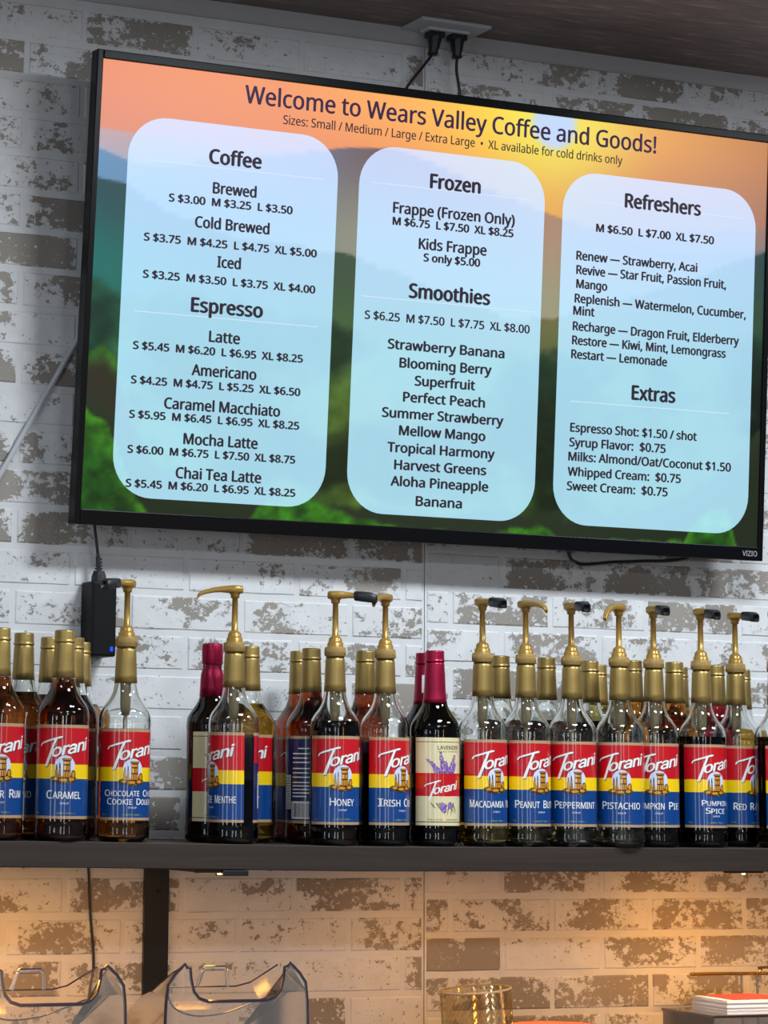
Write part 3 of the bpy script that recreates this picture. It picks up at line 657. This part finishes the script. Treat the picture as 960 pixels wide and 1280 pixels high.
# emblem: a tower and bottles before a pale cloud
z = L0
em = [ell(0, z + .0750, .0152, .0148) + (0,), poly((-.0030, z + .058), (.0085, z + .058), (.0080, z + .083), (-.0025, z + .083)) + (1,), poly((-.0040, z + .0825), (.0095, z + .0825), (.0095, z + .086), (-.0040, z + .086)) + (1,),
      poly((-.0140, z + .056), (-.0105, z + .056), (-.0108, z + .068), (-.0115, z + .077), (-.0130, z + .077), (-.0137, z + .068)) + (1,), poly((-.0095, z + .056), (-.0055, z + .056), (-.0060, z + .068), (-.0068, z + .079), (-.0082, z + .079), (-.0090, z + .068)) + (1,),
      ell(.0128, z + .0630, .0036, .0060) + (1,), ell(-.0150, z + .0560, .0070, .0040) + (1,), ell(-.003, z + .0545, .0100, .0045) + (1,), ell(.0105, z + .0560, .0075, .0048) + (1,),
      rect(-.0022, .0006, z + .0590, z + .0670) + (2,), rect(.0016, .0042, z + .0590, z + .0670) + (2,), rect(.0052, .0075, z + .0590, z + .0670) + (2,), rect(-.0020, .0020, z + .0690, z + .0755) + (2,), rect(.0032, .0072, z + .0690, z + .0755) + (2,), rect(-.0018, .0070, z + .0775, z + .0812) + (2,), rect(-.0030, .0085, z + .0838, z + .0852) + (2,),
      rect(-.0128, -.0117, z + .058, z + .070) + (2,), rect(-.0082, -.0068, z + .058, z + .072) + (2,), ell(.0128, z + .0630, .0022, .0042) + (2,), ell(-.0135, z + .0565, .0040, .0020) + (2,), ell(-.002, z + .0550, .0060, .0022) + (2,), ell(.0100, z + .0562, .0040, .0024) + (2,),
      ell(-.0180, z + .0575, .0022, .0018) + (3,), ell(.0165, z + .0565, .0020, .0020) + (3,), ell(.0035, z + .0515, .0030, .0014) + (3,)]
EMBLEM = wrapped('emblem', em, [M['glow'], M['brown'], M['goldink'], M['green']], .00040)
_fl = {}
def flavour_mesh(words):
    if words in _fl: return _fl[words]
    items = []
    rows = words.split('|'); ch = .0116 if len(rows) == 1 else .0090; base = L0 + (.0285 if len(rows) == 1 else .0350)
    for r_, w in enumerate(rows):
        # small capitals: first letters taller
        tot = sum(len(x) for x in w.split(' ')) + len(w.split(' ')) - 1
        width = min(.088, (.008 + tot * .0066) * (1.0 if len(rows) == 1 else .90)); x = -width / 2; unit = width / (tot + .35 * len(w.split(' ')))
        for wd in w.split(' '):
            a = unit * 1.35; v, f = text(wd[0], x, x + a * .92, base - r_ * .0122, ch, .022); items.append((list(map(tuple, v)), f, 0)); x += a
            if len(wd) > 1:
                ww = unit * (len(wd) - 1); v, f = text(wd[1:], x, x + ww * .98, base - r_ * .0122, ch * .85, .022); items.append((list(map(tuple, v)), f, 0)); x += ww
            x += unit
    b0 = L0 + (.0205 if len(rows) == 1 else .0170)
    v, f = text('SYRUP', -.0065, .0065, b0, .0026, .0); items.append((list(map(tuple, v)), f, 0))
    v, f = text('\u2014 SINCE 1925 \u2014', -.0165, .0165, L0 + .0068, .0023, .0); items.append((list(map(tuple, v)), f, 1))
    v, f = text('750mL', -.0480, -.0400, L0 + .0068, .0028, .01); items.append((list(map(tuple, v)), f, 1))
    _fl[words] = wrapped('flavour_lettering', items, [M['white'], M['greenink']], .00034); return _fl[words]
# the cream label of the red-foiled bottles
PM = bands('label', [(lz(0), lz(.035), 0), (lz(.035), lz(.045), 1), (lz(.045), lz(.335), 0), (lz(.335), lz(.60), 2), (lz(.60), lz(.955), 0), (lz(.955), lz(.963), 1), (lz(.963), lz(1.01), 0)], [M['cream'], M['brown'], M['red']])
kk = .72; z0 = L0 + .0345 - .0735 * kk + .0035
pm_brand = [(v, f, 0) for v, f, _ in brand_items(kk, -.010, z0)]
for (t, a, b_, zz, h) in (('PUREMADE', .004, .022, L0 + .0425, .0027), ('SYRUP', .011, .022, L0 + .0382, .0024)):
    v, f = text(t, a, b_, zz, h, .0); pm_brand.append((list(map(tuple, v)), f, 0))
PM_BRAND = wrapped('brand_lettering', pm_brand, [M['white']], .00034)
def pm_art(word):
    it = []; rr = random.Random(5)
    if word:
        v, f = text(word, -.0175, .0215, L0 + .1165, .0060, .004); it.append((list(map(tuple, v)), f, 0))
        v, f = text('NATURALLY FLAVORED SYRUP', -.0165, .0215, L0 + .1125, .0015, 0.); it.append((list(map(tuple, v)), f, 0))
    v, f = text('750mL (25.4 FL OZ)', -.034, -.010, L0 + .0080, .0020, 0.); it.append((list(map(tuple, v)), f, 0))
    v, f = text('MADE WITH PURE CANE', -.004, .022, L0 + .0080, .0020, 0.); it.append((list(map(tuple, v)), f, 0))
    for (x0, z0_, x1, z1) in ((-.0135, .082, -.0330, .1010), (-.0080, .082, -.0130, .1120), (-.0010, .082, -.0060, .098), (.0030, .082, .0130, .1080), (.0070, .082, .0140, .094), (-.018, .082, -.024, .092)):
        for k in range(13):
            t = k / 12; w = .0037 * (1 - .5 * t)
            for sgn in (-1, 1):
                it.append(ell(x0 + (x1 - x0) * t + sgn * w * .7 + rr.uniform(-.0008, .0008), L0 + z0_ + (z1 - z0_) * t + rr.uniform(-.0008, .0008), w * .62, w * .5, 7) + (2 if (k + sgn) % 3 else 3,))
    for (x0, x1, zz) in ((-.020, -.008, .018), (-.016, -.006, .016), (.004, -.003, .014), (.000, .012, .018), (.010, .004, .014), (.008, .016, .018), (-.028, -.015, .026)):
        it.append(poly((x0 - .0009, L0 + .0345), (x0 + .0009, L0 + .0345), ((x0 + x1) / 2 + .0007, L0 + .027), (x1, L0 + zz), ((x0 + x1) / 2 - .0012, L0 + .027)) + (1,))
    for k in range(12): it.append(ell(-.008 + rr.uniform(-.004, .004), L0 + .0215 + k * .0011, .0028, .0020, 7) + (2 + k % 2,)); it.append(ell(.003 + rr.uniform(-.003, .003), L0 + .027 + k * .0007, .0022, .0017, 7) + (3 - k % 2,))
    return wrapped('label_art', it, [M['brown'], M['green'], M['purple'], M['lilac']], .00034)
PM_ART = {'LAVENDER': pm_art('LAVENDER'), None: pm_art(None)}
# the back label with small print and a bar code
BACK = bands('back_label', [(lz(0), lz(.03), 0), (lz(.03), lz(.966), 1), (lz(.966), lz(1), 0)], [M['tan'], M['navy']], math.radians(70))
it = [rect(-.046, -.034, lz(.66), lz(.966)) + (1,), rect(-.034, -.018, lz(.16), lz(.55)) + (0,), rect(-.016, .016, lz(.05), lz(.25)) + (0,)]
for zz, x1 in [(.85, .014), (.79, .016), (.74, .012), (.69, .015), (.62, .016), (.57, .013), (.52, .016), (.46, .015), (.42, .016), (.38, .014), (.34, .016), (.30, .010)]: it.append(rect(-.014 + (.01 if zz > .84 else 0), x1, lz(zz), lz(zz + .013)) + (0,))
rr = random.Random(2); x = -.0145
while x < .0145: w = rr.choice((.0004, .0008, .0012)); it.append(rect(x, x + w, lz(.07), lz(.23)) + (2,)); x += w + rr.choice((.0005, .0009))
for k in range(12): it.append(rect(-.033, -.019, lz(.18 + k * .03), lz(.187 + k * .03)) + (2,))
BACK_ART = wrapped('small_print', it, [M['white'], M['red'], M['shadow']], .00034)

def bottle(x, y, phi, word, lab, group, liq='dark', level=0.20, pump=None, cap_black=False, style='blue', foil=None, label_back=False, z=SH_T, ht=1.0, droop=0, sticker=False, stoop=(0, 0)):
    """phi: where the label centre points, degrees right of the line to the camera"""
    view = math.atan2(x - CAM.x, y - CAM.y)
    def ang(a): return -view + math.radians(a)       # 0 -> facing the wall's normal (-y)
    t = empty('syrup_bottle', (x, y, z + sag(x)), ang(phi)); t.scale = (.985, .985, .989 * ht); t.rotation_euler = (stoop[0], stoop[1], ang(phi))
    tag(t, lab, 'bottle', group)
    link('glass', GLASS, t)
    link('liquid', liquid_mesh(level, liq), t)
    if style == 'blue':
        l = link('label', LABEL, t); link('brand_shadow', BRAND_S, l); link('brand_lettering', BRAND_W, l); link('emblem', EMBLEM, l)
        if word: link('flavour_lettering', flavour_mesh(word), l)
        bl = link('back_label', BACK, t, rot=(0, 0, PI)); bl.scale = (1, 1, 1)
        if label_back: link('small_print', BACK_ART, bl)
    elif style == 'cream':
        l = link('label', PM, t); link('brand_lettering', PM_BRAND, l); link('label_art', PM_ART[word], l)
    if style == 'cream':
        if foil == 'swell': f_ = link('foil', RFOIL2, t); link('cap', RCAP2, t)
        else: f_ = link('foil', RFOIL, t); link('cap', RCAP, t)
        if sticker:
            sg = MB(); vs = []
            for k in range(7):
                a = math.radians(-30 + 10 * k)
                for zz in (.2385, .2670): r_ = .0182 + .0004 - (zz - .2385) * .060; vs.append((r_ * math.sin(a), -r_ * math.cos(a), zz))
            sg.add(vs, [(2 * k, 2 * k + 2, 2 * k + 3, 2 * k + 1) for k in range(6)]); s_ = sg.build('sticker', M['sticker'], f_, True); s_['label'] = 'blank white sticker'
    else:
        link('foil', FOIL, t)
        if pump is None: link('cap', CAP, t)
        else:
            p = link('pump', COLLAR, t); link('pump_stem', STEM, p)
            # nozzle direction: pump degrees right of the line to the camera
            a = ang(pump) - ang(phi) - PI / 2
            link('nozzle', NOZ[2 if cap_black else droop], p, rot=(0, 0, a))
            if cap_black: link('spout_cap', SPOUTCAP, p, loc=(0, 0, (-.003 if droop else 0)), rot=(0, 0, a))
            link('dip_tube', TUBE, p)
    return t

def place(px, Y, zz=None):
    """x on the shelf row Y whose upright passes image column px at mid-bottle height"""
    z = SH_T + .1; lo, hi = -1.0, 2.0
    for _ in range(40):
        mid = (lo + hi) / 2
        if cam_px((mid, Y, z))[0] < px: lo = mid
        else: hi = mid
    return (lo + hi) / 2
GF = 'pump and capped syrup bottles in the front row'; GB = 'capped syrup bottles behind the front row'
LZ = SH_T
Q = [
 # px, row, phi, words, label, liquid, level, extras
 (-4, -0.248, 8, 'BUTTER RUM', 'capped amber rum-flavour bottle cut by the left edge, foremost', 'cola', .232, dict(z=LZ, ht=1.015)),
 (77, -0.258, 7, 'CARAMEL', 'capped dark caramel syrup bottle, front row, left of the cookie dough pump bottle', 'cola', .232, dict(z=LZ, ht=1.015)),
 (155, -0.248, 20, 'CHOCOLATE CHIP|COOKIE DOUGH', 'cookie dough syrup bottle with gold pump beside the black power adapter', 'amber', .166, dict(z=LZ, pump=-32, cap_black=True)),
 (291, -0.2526, -57, 'CR\u00c8ME DE MENTHE', 'mint liqueur syrup bottle whose bare gold spout points left', 'dark', .095, dict(pump=-80, label_back=True)),
 (418, -0.2558, 20, 'HONEY', 'honey syrup bottle with gold pump, black-tipped spout pointing far right', 'dark', .188, dict(pump=80, cap_black=True)),
 (481, -0.248, 44, 'IRISH CREME', 'cream liqueur syrup bottle half hidden by the lavender bottle', 'dark', .140, dict(pump=-18)),
 (603.5, -0.248, 34, 'MACADAMIA NUT', 'macadamia syrup pump bottle, first to the right of the lavender bottle', 'gold', .135, dict(pump=31, cap_black=True)),
 (658, -0.248, 38, 'PEANUT BUTTER', 'peanut butter syrup pump bottle with bare gold spout pointing right', 'pale', .060, dict(pump=34)),
 (715.5, -0.248, 9, 'PEPPERMINT', 'peppermint syrup pump bottle with clear contents and black-tipped spout', 'clear', .10, dict(pump=23, cap_black=True)),
 (775.5, -0.264, 3, 'PISTACHIO', 'pistachio syrup pump bottle overhanging the shelf edge, bare spout toward us', 'clear', .085, dict(pump=-22, droop=1)),
 (819, -0.2478, 8, 'PUMPKIN PIE', 'pumpkin pie syrup pump bottle tucked behind the pistachio bottle', 'plum', .055, dict(pump=19, cap_black=True)),
 (878.5, -0.248, 33, 'PUMPKIN|SPICE', 'pumpkin spice syrup pump bottle full of black syrup', 'dark', .178, dict(pump=25, cap_black=True, droop=1)),
 (922, -0.193, 55, 'RED RASPBERRY', 'red raspberry syrup pump bottle near the right edge', 'dark', .135, dict(pump=33, cap_black=True)),
 (974, -0.264, 50, 'SALTED CARAMEL', 'dark pump bottle cut off by the right edge of the picture', 'dark', .180, dict(pump=40)),
]
for (px, Y, phi, w, lab, lq, lv, kw) in Q: bottle(place(px, Y), Y, phi, w, lab, GF, lq, lv, **kw)
GR = 'red-foiled bottles with cream labels'
bottle(place(543.5, -0.248), -0.248, 33, 'LAVENDER', 'lavender syrup bottle with cream label and bright red foil neck', GR, 'dark', .235, style='cream')
bottle(place(531, -0.166), -0.166, 14, None, 'red-foiled bottle with a white sticker behind the lavender bottle', GR, 'dark', .235, style='cream', sticker=True)
bottle(place(263.5, -0.175), -0.175, 37, None, 'red-capped cream-label bottle at the left side of the mint bottle', GR, 'dark', .235, style='cream', foil='swell')
K = [
 (26, -0.166, -10, 'ALMOND', 'gold-capped bottle in the second row behind the leftmost rum and caramel bottles', 'cola', .215, LZ, 1.01),
 (59.0, -0.085, -20, 'VANILLA', 'gold-capped bottle directly behind the left shoulder of the caramel bottle', 'cola', .215, LZ, 1.01),
 (89.5, -0.166, -20, 'CARAMEL', 'second caramel bottle, gold-capped, half hidden behind the front caramel bottle', 'cola', .215, LZ, 1.0),
 (98.5, -0.045, 0, None, 'gold-capped bottle nearest the wall, just left of the power adapter', 'amber', .205, LZ, 1.0),
 (311, -0.1524, -14, 'COCONUT', 'golden amber syrup bottle with gold cap at the right side of the mint bottle', 'honey', .213, SH_T, 1.0),
 (388, -0.1782, 156, None, 'dark bottle showing its navy back label with bar code, left of the honey bottle', 'rust', .235, SH_T, 1.0),
 (373, -0.085, 14, 'HAZELNUT', 'dim gold-capped bottle behind the bar-code bottle', 'rust', .235, SH_T, 1.0),
 (456, -0.166, 0, 'VANILLA', 'gold-capped red-necked bottle between the honey and cream liqueur bottles', 'rust', .235, SH_T, 1.0),
 (626, -0.166, 0, 'ALMOND', 'gold-capped bottle between the macadamia and peanut butter pump bottles', 'plum', .200, SH_T, 1.0),
 (684, -0.166, 0, 'TOFFEE', 'gold-capped bottle between the peanut butter and peppermint pump bottles', 'plum', .200, SH_T, 1.0),
 (738.5, -0.106, 0, 'PEACH', 'gold-capped bottle between the peppermint and pistachio pump bottles', 'plum', .202, SH_T, 1.0),
 (749, -0.0486, 0, None, 'low gold cap nearest the wall, left of the pistachio pump', 'gold', .235, SH_T, .99),
 (793, -0.1709, 0, 'MANGO', 'amber-necked gold-capped bottle between the pistachio and pumpkin pie pumps', 'amber', .235, SH_T, 1.0),
 (845, -0.166, 0, 'HAZELNUT', 'orange-necked gold-capped bottle between the pumpkin pie and pumpkin spice pumps', 'amber', .235, SH_T, 1.0),
 (851, -0.041, 0, None, 'gold cap nearest the wall, touching the left side of the pumpkin spice pump', 'honey', .235, SH_T, .995),
 (897, -0.1155, 0, 'CHERRY', 'magenta-necked gold-capped bottle between the pumpkin spice and raspberry pumps', 'red', .235, SH_T, 1.0),
 (929.5, -0.085, 0, None, 'gold cap nearest the wall behind the raspberry pump', 'honey', .20, SH_T, .985),
]
for (px, Y, phi, w, lab, lq, lv, z_, ht) in K: bottle(place(px, Y), Y, phi, w, lab, GB, lq, lv, z=z_, ht=ht, label_back=(phi > 90))

# ------------------------------------------------------------------ power adapter and cords
ad = empty('power_adapter', (-0.155, 0.0, -0.486)); tag(ad, 'black power adapter brick with a blue light hanging on the brick wall', 'adapter')
b = MB(); b.box(-.0205, .0205, -.055, -.004, -.0585, .0585, 0, .004); b.build('housing', mat('adapter_black', (.005, .005, .006), .55, spec=.2), ad)
b = MB(); b.box(.0105, .0150, -.0556, -.0545, -.050, -.043); b.build('indicator', emis('blue_led', (.01, .07, 1, 1), 1.6), ad)
b = MB(); b.tube([(-.001, -.030, .058), (-.001, -.030, .068), (-.001, -.030, .076)], [.0125, .0115, .0085], 12)
for k in range(4): b.tube([(-.0012, -.030, .078 + k * .0050), (-.0012, -.030, .0805 + k * .0050)], .0062 - k * .0004, 10)
b.tube([(-.001, -.030, .075), (-.003, -.030, .099)], .0040, 8); b.build('plug', M['black_rubber'], ad)
b = MB(); b.tube([(-.003, -.030, .098), (-.006, -.031, .118), (-.011, -.031, .150), (-.014, -.028, .19), (-.012, -.024, .25)], .0024, 8); b.build('cord', M['black_rubber'], ad)
b = MB(); b.tube(curve_pts([(-0.158, -.0035, -0.56), (-0.157, -.0030, -0.70), (-0.154, -.0030, -0.84), (-0.1515, -.0035, -0.88), (-0.1480, -.0045, -0.94), (-0.141, -.0045, -1.015), (-.150, -.006, -1.09), (-.17, -.006, -1.43)], 6), .0021, 8)
tag(b.build('hanging_cord', M['black_rubber']), 'thin black cord hanging down the wall from the power adapter', 'cord')
b = MB(); b.tube(curve_pts([(.690, -.030, -.300), (.7038, -.030, -.347), (.7195, -.022, -.3555), (.7401, -.02, -.3590), (.7961, -.02, -.3525), (.8445, -.02, -.3490), (.9425, -.03, -.338), (.97, -.03, -.29)], 8), .0030, 8)
tag(b.build('loose_cable', M['black_rubber']), 'black cable sagging just below the right half of the television', 'cable')
b = MB(); b.tube([(-0.150, -.012, 0.036), (-0.1969, -.0075, -0.0496), (-0.3142, -.0075, -0.2605), (-0.39, -.0075, -0.396), (-.62, -.0075, -.80)], .0044, 8)
tag(b.build('white_cable', mat('grey_white_cable', (.55, .57, .60), .4)), 'pale grey cable running diagonally down the wall left of the television', 'cable')

# outlet on the ceiling
ot = empty('ceiling_outlet', (0.452, -0.058, 0.545)); tag(ot, 'white ceiling outlet box plate close to the wall above the television', 'outlet')
b = MB(); b.box(-.067, .067, -.035, .040, -.006, 0, 0, .0015); b.build('plate', M['white_plastic'], ot)
b = MB(); b.box(-.038, .042, -.004, .028, -.011, -.006, 0, .0015); b.build('socket_face', mat('socket_plastic', (.62, .63, .65), .4), ot)
for (nm, x, dx, ctrl, lab) in (('power_plug', .4350, -.004, [(.4250, -.045, .488), (.404, -.048, .462), (.386, -.050, .440), (.3764, -.050, .425), (.370, -.045, .395), (.37, -.045, .34)], 'black plug in the left ceiling socket with cord curving left behind the television'),
                         ('power_plug', .4780, 0.0, [(.4765, -.046, .472), (.4785, -.048, .452), (.4810, -.050, .425), (.483, -.048, .40), (.485, -.045, .33)], 'black plug in the right ceiling socket with cord dropping straight down')):
    t = empty(nm, (x, -.045, .534)); tag(t, lab, 'plug', 'plugs in the ceiling outlet')
    b = MB(); w = .0150
    b.box(-w, w, -.011, .011, -.010, 0, 0, .002); b.tube([(0, 0, -.008), (dx * .4, 0, -.026), (dx, .0, -.040)], [.0135, .0100, .0070], 8); b.tube([(dx, .0, -.036), (dx, .0, -.039), (dx, .0, -.041)], [.0095, .0095, .006], 8)
    b.build('plug_body', M['black_rubber'], t)
    pts = [Vector(p) - Vector((x, -.045, .534)) for p in [(x + dx, -.045, .497)] + ctrl]
    b = MB(); b.tube(curve_pts(pts, 6), .0026, 8); b.build('cord', M['black_rubber'], t)

# ------------------------------------------------------------------ counter below and what stands on it
CT = -1.43
ct = empty('back_counter', (0.4, -0.33, -2.35)); tag(ct, 'dark counter against the brick wall below the picture, carrying the bins', 'counter')
b = MB(); b.box(-1.6, 1.9, -.31, .325, .88, .92, 0, .003); b.build('worktop', mat('dark_worktop', (.12, .10, .085), .4, noise=.1, nscale=8), ct)
b = MB(); b.box(-1.58, 1.88, -.27, .320, 0.0, .88); b.build('cabinet', mat('counter_front', (.10, .085, .075), .5), ct)
acr = sheet_mat('clear_acrylic', (.86, .83, .80, 1)); acr2 = sheet_mat('clear_acrylic_side', (.93, .91, .88, 1), .12, 1.3, .05); edge = mat('acrylic_edge', (.035, .028, .045), .2, coat=.5)
def bin_(x, lab):
    yf = -0.345; s = 1.0
    t = empty('acrylic_bin', (x, yf, CT)); tag(t, lab, 'bin', 'clear acrylic bins on the counter')
    top = -CT
    # outline of the front panel above its straight sides (x, height)
    f = lambda zz: zz - CT
    half = .113
    sh = [(-half, f(-1.080)), (-half + .001, f(-1.045)), (-half + .004, f(-1.020)), (-.099, f(-1.006)), (-.088, f(-.996)), (-.0835, f(-.9915)), (-.080, f(-.9965)), (-.075, f(-.9975)), (-.0735, f(-1.012)), (-.069, f(-1.030)), (-.060, f(-1.040)), (-.046, f(-1.0445))]
    out = sh + [(-a, b_) for a, b_ in reversed(sh)]
    g = MB(); n = len(out)
    # strips from the outline to the base, front and back faces of a 4 mm sheet
    vs = [(a, -.002, b_) for a, b_ in out] + [(a, -.002, .004) for a, b_ in out] + [(a, .002, b_) for a, b_ in out] + [(a, .002, .004) for a, b_ in out]
    fs = [(i, i + 1, n + i + 1, n + i)[::-1] for i in range(n - 1)]
    fs += [(0, n, 3 * n, 2 * n), (n - 1, 2 * n - 1, 4 * n - 1, 3 * n - 1)]
    g.add(vs, fs); g.build('front_panel', acr, t)
    g = MB(); g.tube([(-half, 0, .01)] + [(a, 0, b_) for a, b_ in out] + [(half, 0, .01)], .0025, 6); r_ = g.build('rim', edge, t); r_['label'] = 'dark polished edge of the clear front panel'
    # sides and back
    D = .24
    for sg in (-1, 1):
        g = MB(); ys = [(sg * .086, .002, f(-.995)), (sg * .090, .03, f(-1.006)), (sg * .097, .09, f(-1.036)), (sg * .104, .16, f(-1.072)), (sg * half, D, f(-1.112))]
        k = len(ys); vs = [(sg * half, y, .004) for _, y, z_ in ys] + [(sg * half, y, min(z_ - .006, f(-1.035))) for _, y, z_ in ys] + ys
        g.add(vs, [(r_ * k + i, r_ * k + i + 1, (r_ + 1) * k + i + 1, (r_ + 1) * k + i) for r_ in (0, 1) for i in range(k - 1)]); g.build('side_panel', acr2, t)
        g = MB(); g.tube(ys, .0011, 5); g.build('side_rim', edge, t)
    g = MB(); g.box(-half, half, D, D + .003, .004, f(-1.112)); g.build('back_panel', acr2, t)
    g = MB(); g.box(-half, half, -.002, D + .003, 0, .004); g.build('base', acr, t)
    # sloping lid sheet with its dark curved edge and a trapezoid handle
    lid = MB(); k = 9; vs = []
    for i in range(k):
        q = i / (k - 1); xx = -.090 + .180 * q; zz = f(-1.028) + (.0 if q < .7 else (q - .7) / .3 * .030); vs += [(xx, .055, zz), (xx, .010, zz - .028)]
    lid.add(vs, [(2 * i, 2 * i + 1, 2 * i + 3, 2 * i + 2) for i in range(k - 1)]); ld = lid.build('lid', acr2, t)
    g = MB(); g.tube([vs[2 * i] for i in range(k)], .0012, 5); g.build('lid_rim', edge, ld)
    g = MB(); g.tube(curve_pts([(-.100, .030, f(-1.020)), (-.090, .028, f(-1.052)), (-.058, .026, f(-1.066)), (-.015, .024, f(-1.064)), (.020, .022, f(-1.054)), (.060, .020, f(-1.040))], 6), .0013, 5); g.build('lid_rim', edge, ld)
    hz = f(-1.028)
    h = MB(); P = [(-.042, .050, hz), (-.034, .050, hz + .022), (-.030, .050, hz + .026), (.002, .050, hz + .026), (.005, .050, hz + .022), (.007, .050, hz)]
    h.tube(P, .0030, 7); hd = h.build('handle', mat('clear_handle', (.85, .83, .80), .05, 0, .85, 1.49), ld, True)
    g = MB(); g.tube([(a, b_ - .001, c + .0034) for a, b_, c in P[1:5]], .0010, 5); g.build('handle_edge', edge, ld)
    return t
bin_(-0.0525, 'clear acrylic bin with scooped front, right of the black bracket')
bin_(-0.0525 - .287, 'clear acrylic bin with scooped front in the lower left corner')
# ribbed glass jar
t = empty('ribbed_jar', (0.482, -0.150, CT + .004), .0); t.rotation_euler = (0.0, -.085, 0); tag(t, 'amber ribbed glass jar with glittering facets, bottom centre', 'jar')
g = MB(); n = 84; rows = 60; vs = []; H_ = .376
for j in range(rows + 1):
    for k in range(n):
        r_ = .0555 + .0009 * (1 if (j + k) % 2 else -1); q = 2 * PI * k / n; vs.append((r_ * math.cos(q), r_ * math.sin(q), H_ * j / rows))
fs = [(j * n + k, j * n + (k + 1) % n, (j + 1) * n + (k + 1) % n, (j + 1) * n + k) for j in range(rows) for k in range(n)]
g.add(vs, fs); 
def facet_mat():
    mt = bpy.data.materials.new('ribbed_amber_glass'); mt.use_nodes = True; nt = mt.node_tree; N = nt.nodes; L = nt.links; N.remove(N['Principled BSDF'])
    a = N.new('ShaderNodeBsdfTransparent'); a.inputs[0].default_value = (.84, .78, .66, 1); b_ = N.new('ShaderNodeBsdfGlossy'); b_.inputs['Roughness'].default_value = .12; b_.inputs[0].default_value = (1, .85, .5, 1)
    mx = N.new('ShaderNodeMixShader'); mx.inputs[0].default_value = .22; L.new(a.outputs[0], mx.inputs[1]); L.new(b_.outputs[0], mx.inputs[2]); L.new(mx.outputs[0], N['Material Output'].inputs[0]); return mt
g.build('wall', facet_mat(), t)
g = MB(); g.tube([(.0565 * math.cos(2 * PI * k / 40), .0565 * math.sin(2 * PI * k / 40), H_) for k in range(41)], .0016, 6, cap=False); g.build('lip', mat('jar_lip', (.7, .6, .4), .1, 0, .6, 1.45), t)
g = MB(); g.lathe([(0.0, .0), (0.001, .054), (.008, .0555), (.010, .0)], 30); g.build('base', mat('jar_base', (.5, .35, .15), .2), t)
# orange-lidded tin beside it
t = empty('orange_tin', (0.512, -0.300, CT)); tag(t, 'container with a flat orange lid, barely showing at the bottom edge', 'container')
g = MB(); g.lathe([(0, .0), (0, .075), (.003, .074), (.320, .074), (.320, 0)], 36); g.build('body', mat('tin_body', (.45, .40, .36), .4), t, True)
g = MB(); g.lathe([(.310, .0760), (.333, .0760), (.3355, .0740), (.3360, .0)], 36); g.build('lid', mat('orange_lid', (.62, .13, .03), .4), t, True)
# riser, card stack, wire rack at the right
t = empty('acrylic_riser', (0.952, -0.160, CT)); tag(t, 'smoky acrylic riser box under the stack of cards, bottom right', 'riser')
sm = sheet_mat('smoky_acrylic', (.50, .47, .44, 1))
b = MB(); b.box(-.112, .20, -.075, .075, .334, .338); b.build('top_sheet', sm, t)
b = MB(); b.box(-.112, .20, -.075, -.071, 0, .334); b.build('front_sheet', sm, t); b = MB(); b.box(-.112, -.108, -.071, .071, 0, .334); b.build('side_sheet', sm, t)
b = MB(); b.tube([(-.112, -.076, .337), (.20, -.076, .337)], .0012, 5); b.build('edge', edge, t)
cs = empty('card_stack', (0.942, -0.165, CT + .338)); tag(cs, 'stack of white printed cards with a red top sheet on the smoky riser', 'cards')
wp = mat('white_card', (.80, .80, .82), .5, noise=.04, nscale=300)
rr = random.Random(9)
for k in range(9):
    b = MB(); a = rr.uniform(-.0012, .0012); b.box(-.062 + a, .075 + a, -.050 + a, .050, k * .0024, k * .0024 + .0021); b.build('card', wp, cs)
b = MB(); b.add([(-.050, -.046, .0222), (.070, -.044, .0222), (.072, .046, .0222), (-.040, .048, .0222), (.012, .0, .0275)], [(0, 1, 4), (1, 2, 4), (2, 3, 4), (3, 0, 4)]); tp = b.build('top_card', mat('red_print', (.60, .05, .04), .4), cs); tp['label'] = 'red printed top sheet'
wr = empty('wire_rack', (1.00, -0.075, CT)); tag(wr, 'brass and steel wire rack behind the stack of cards', 'rack')
br_ = mat('brass_wire', (.55, .33, .09), .25, .9); stl = mat('steel_wire', (.55, .54, .53), .2, .9)
b = MB(); b.tube(curve_pts([(-.095, 0, .3905), (-.05, 0, .3905), (.10, 0, .3895), (.30, 0, .3890)], 4), .0030, 8); b.build('rail', br_, wr)
for x in (.008, .040, .25):
    b = MB(); b.tube([(x, 0, 0), (x - .002, 0, .389)], .0020, 8); b.build('rod', stl, wr)
b = MB(); b.tube(curve_pts([(.040, 0, .389), (.046, -.002, .397), (.060, -.004, .400), (.30, -.004, .401)], 5), .0022, 8); b.build('rail', br_, wr)
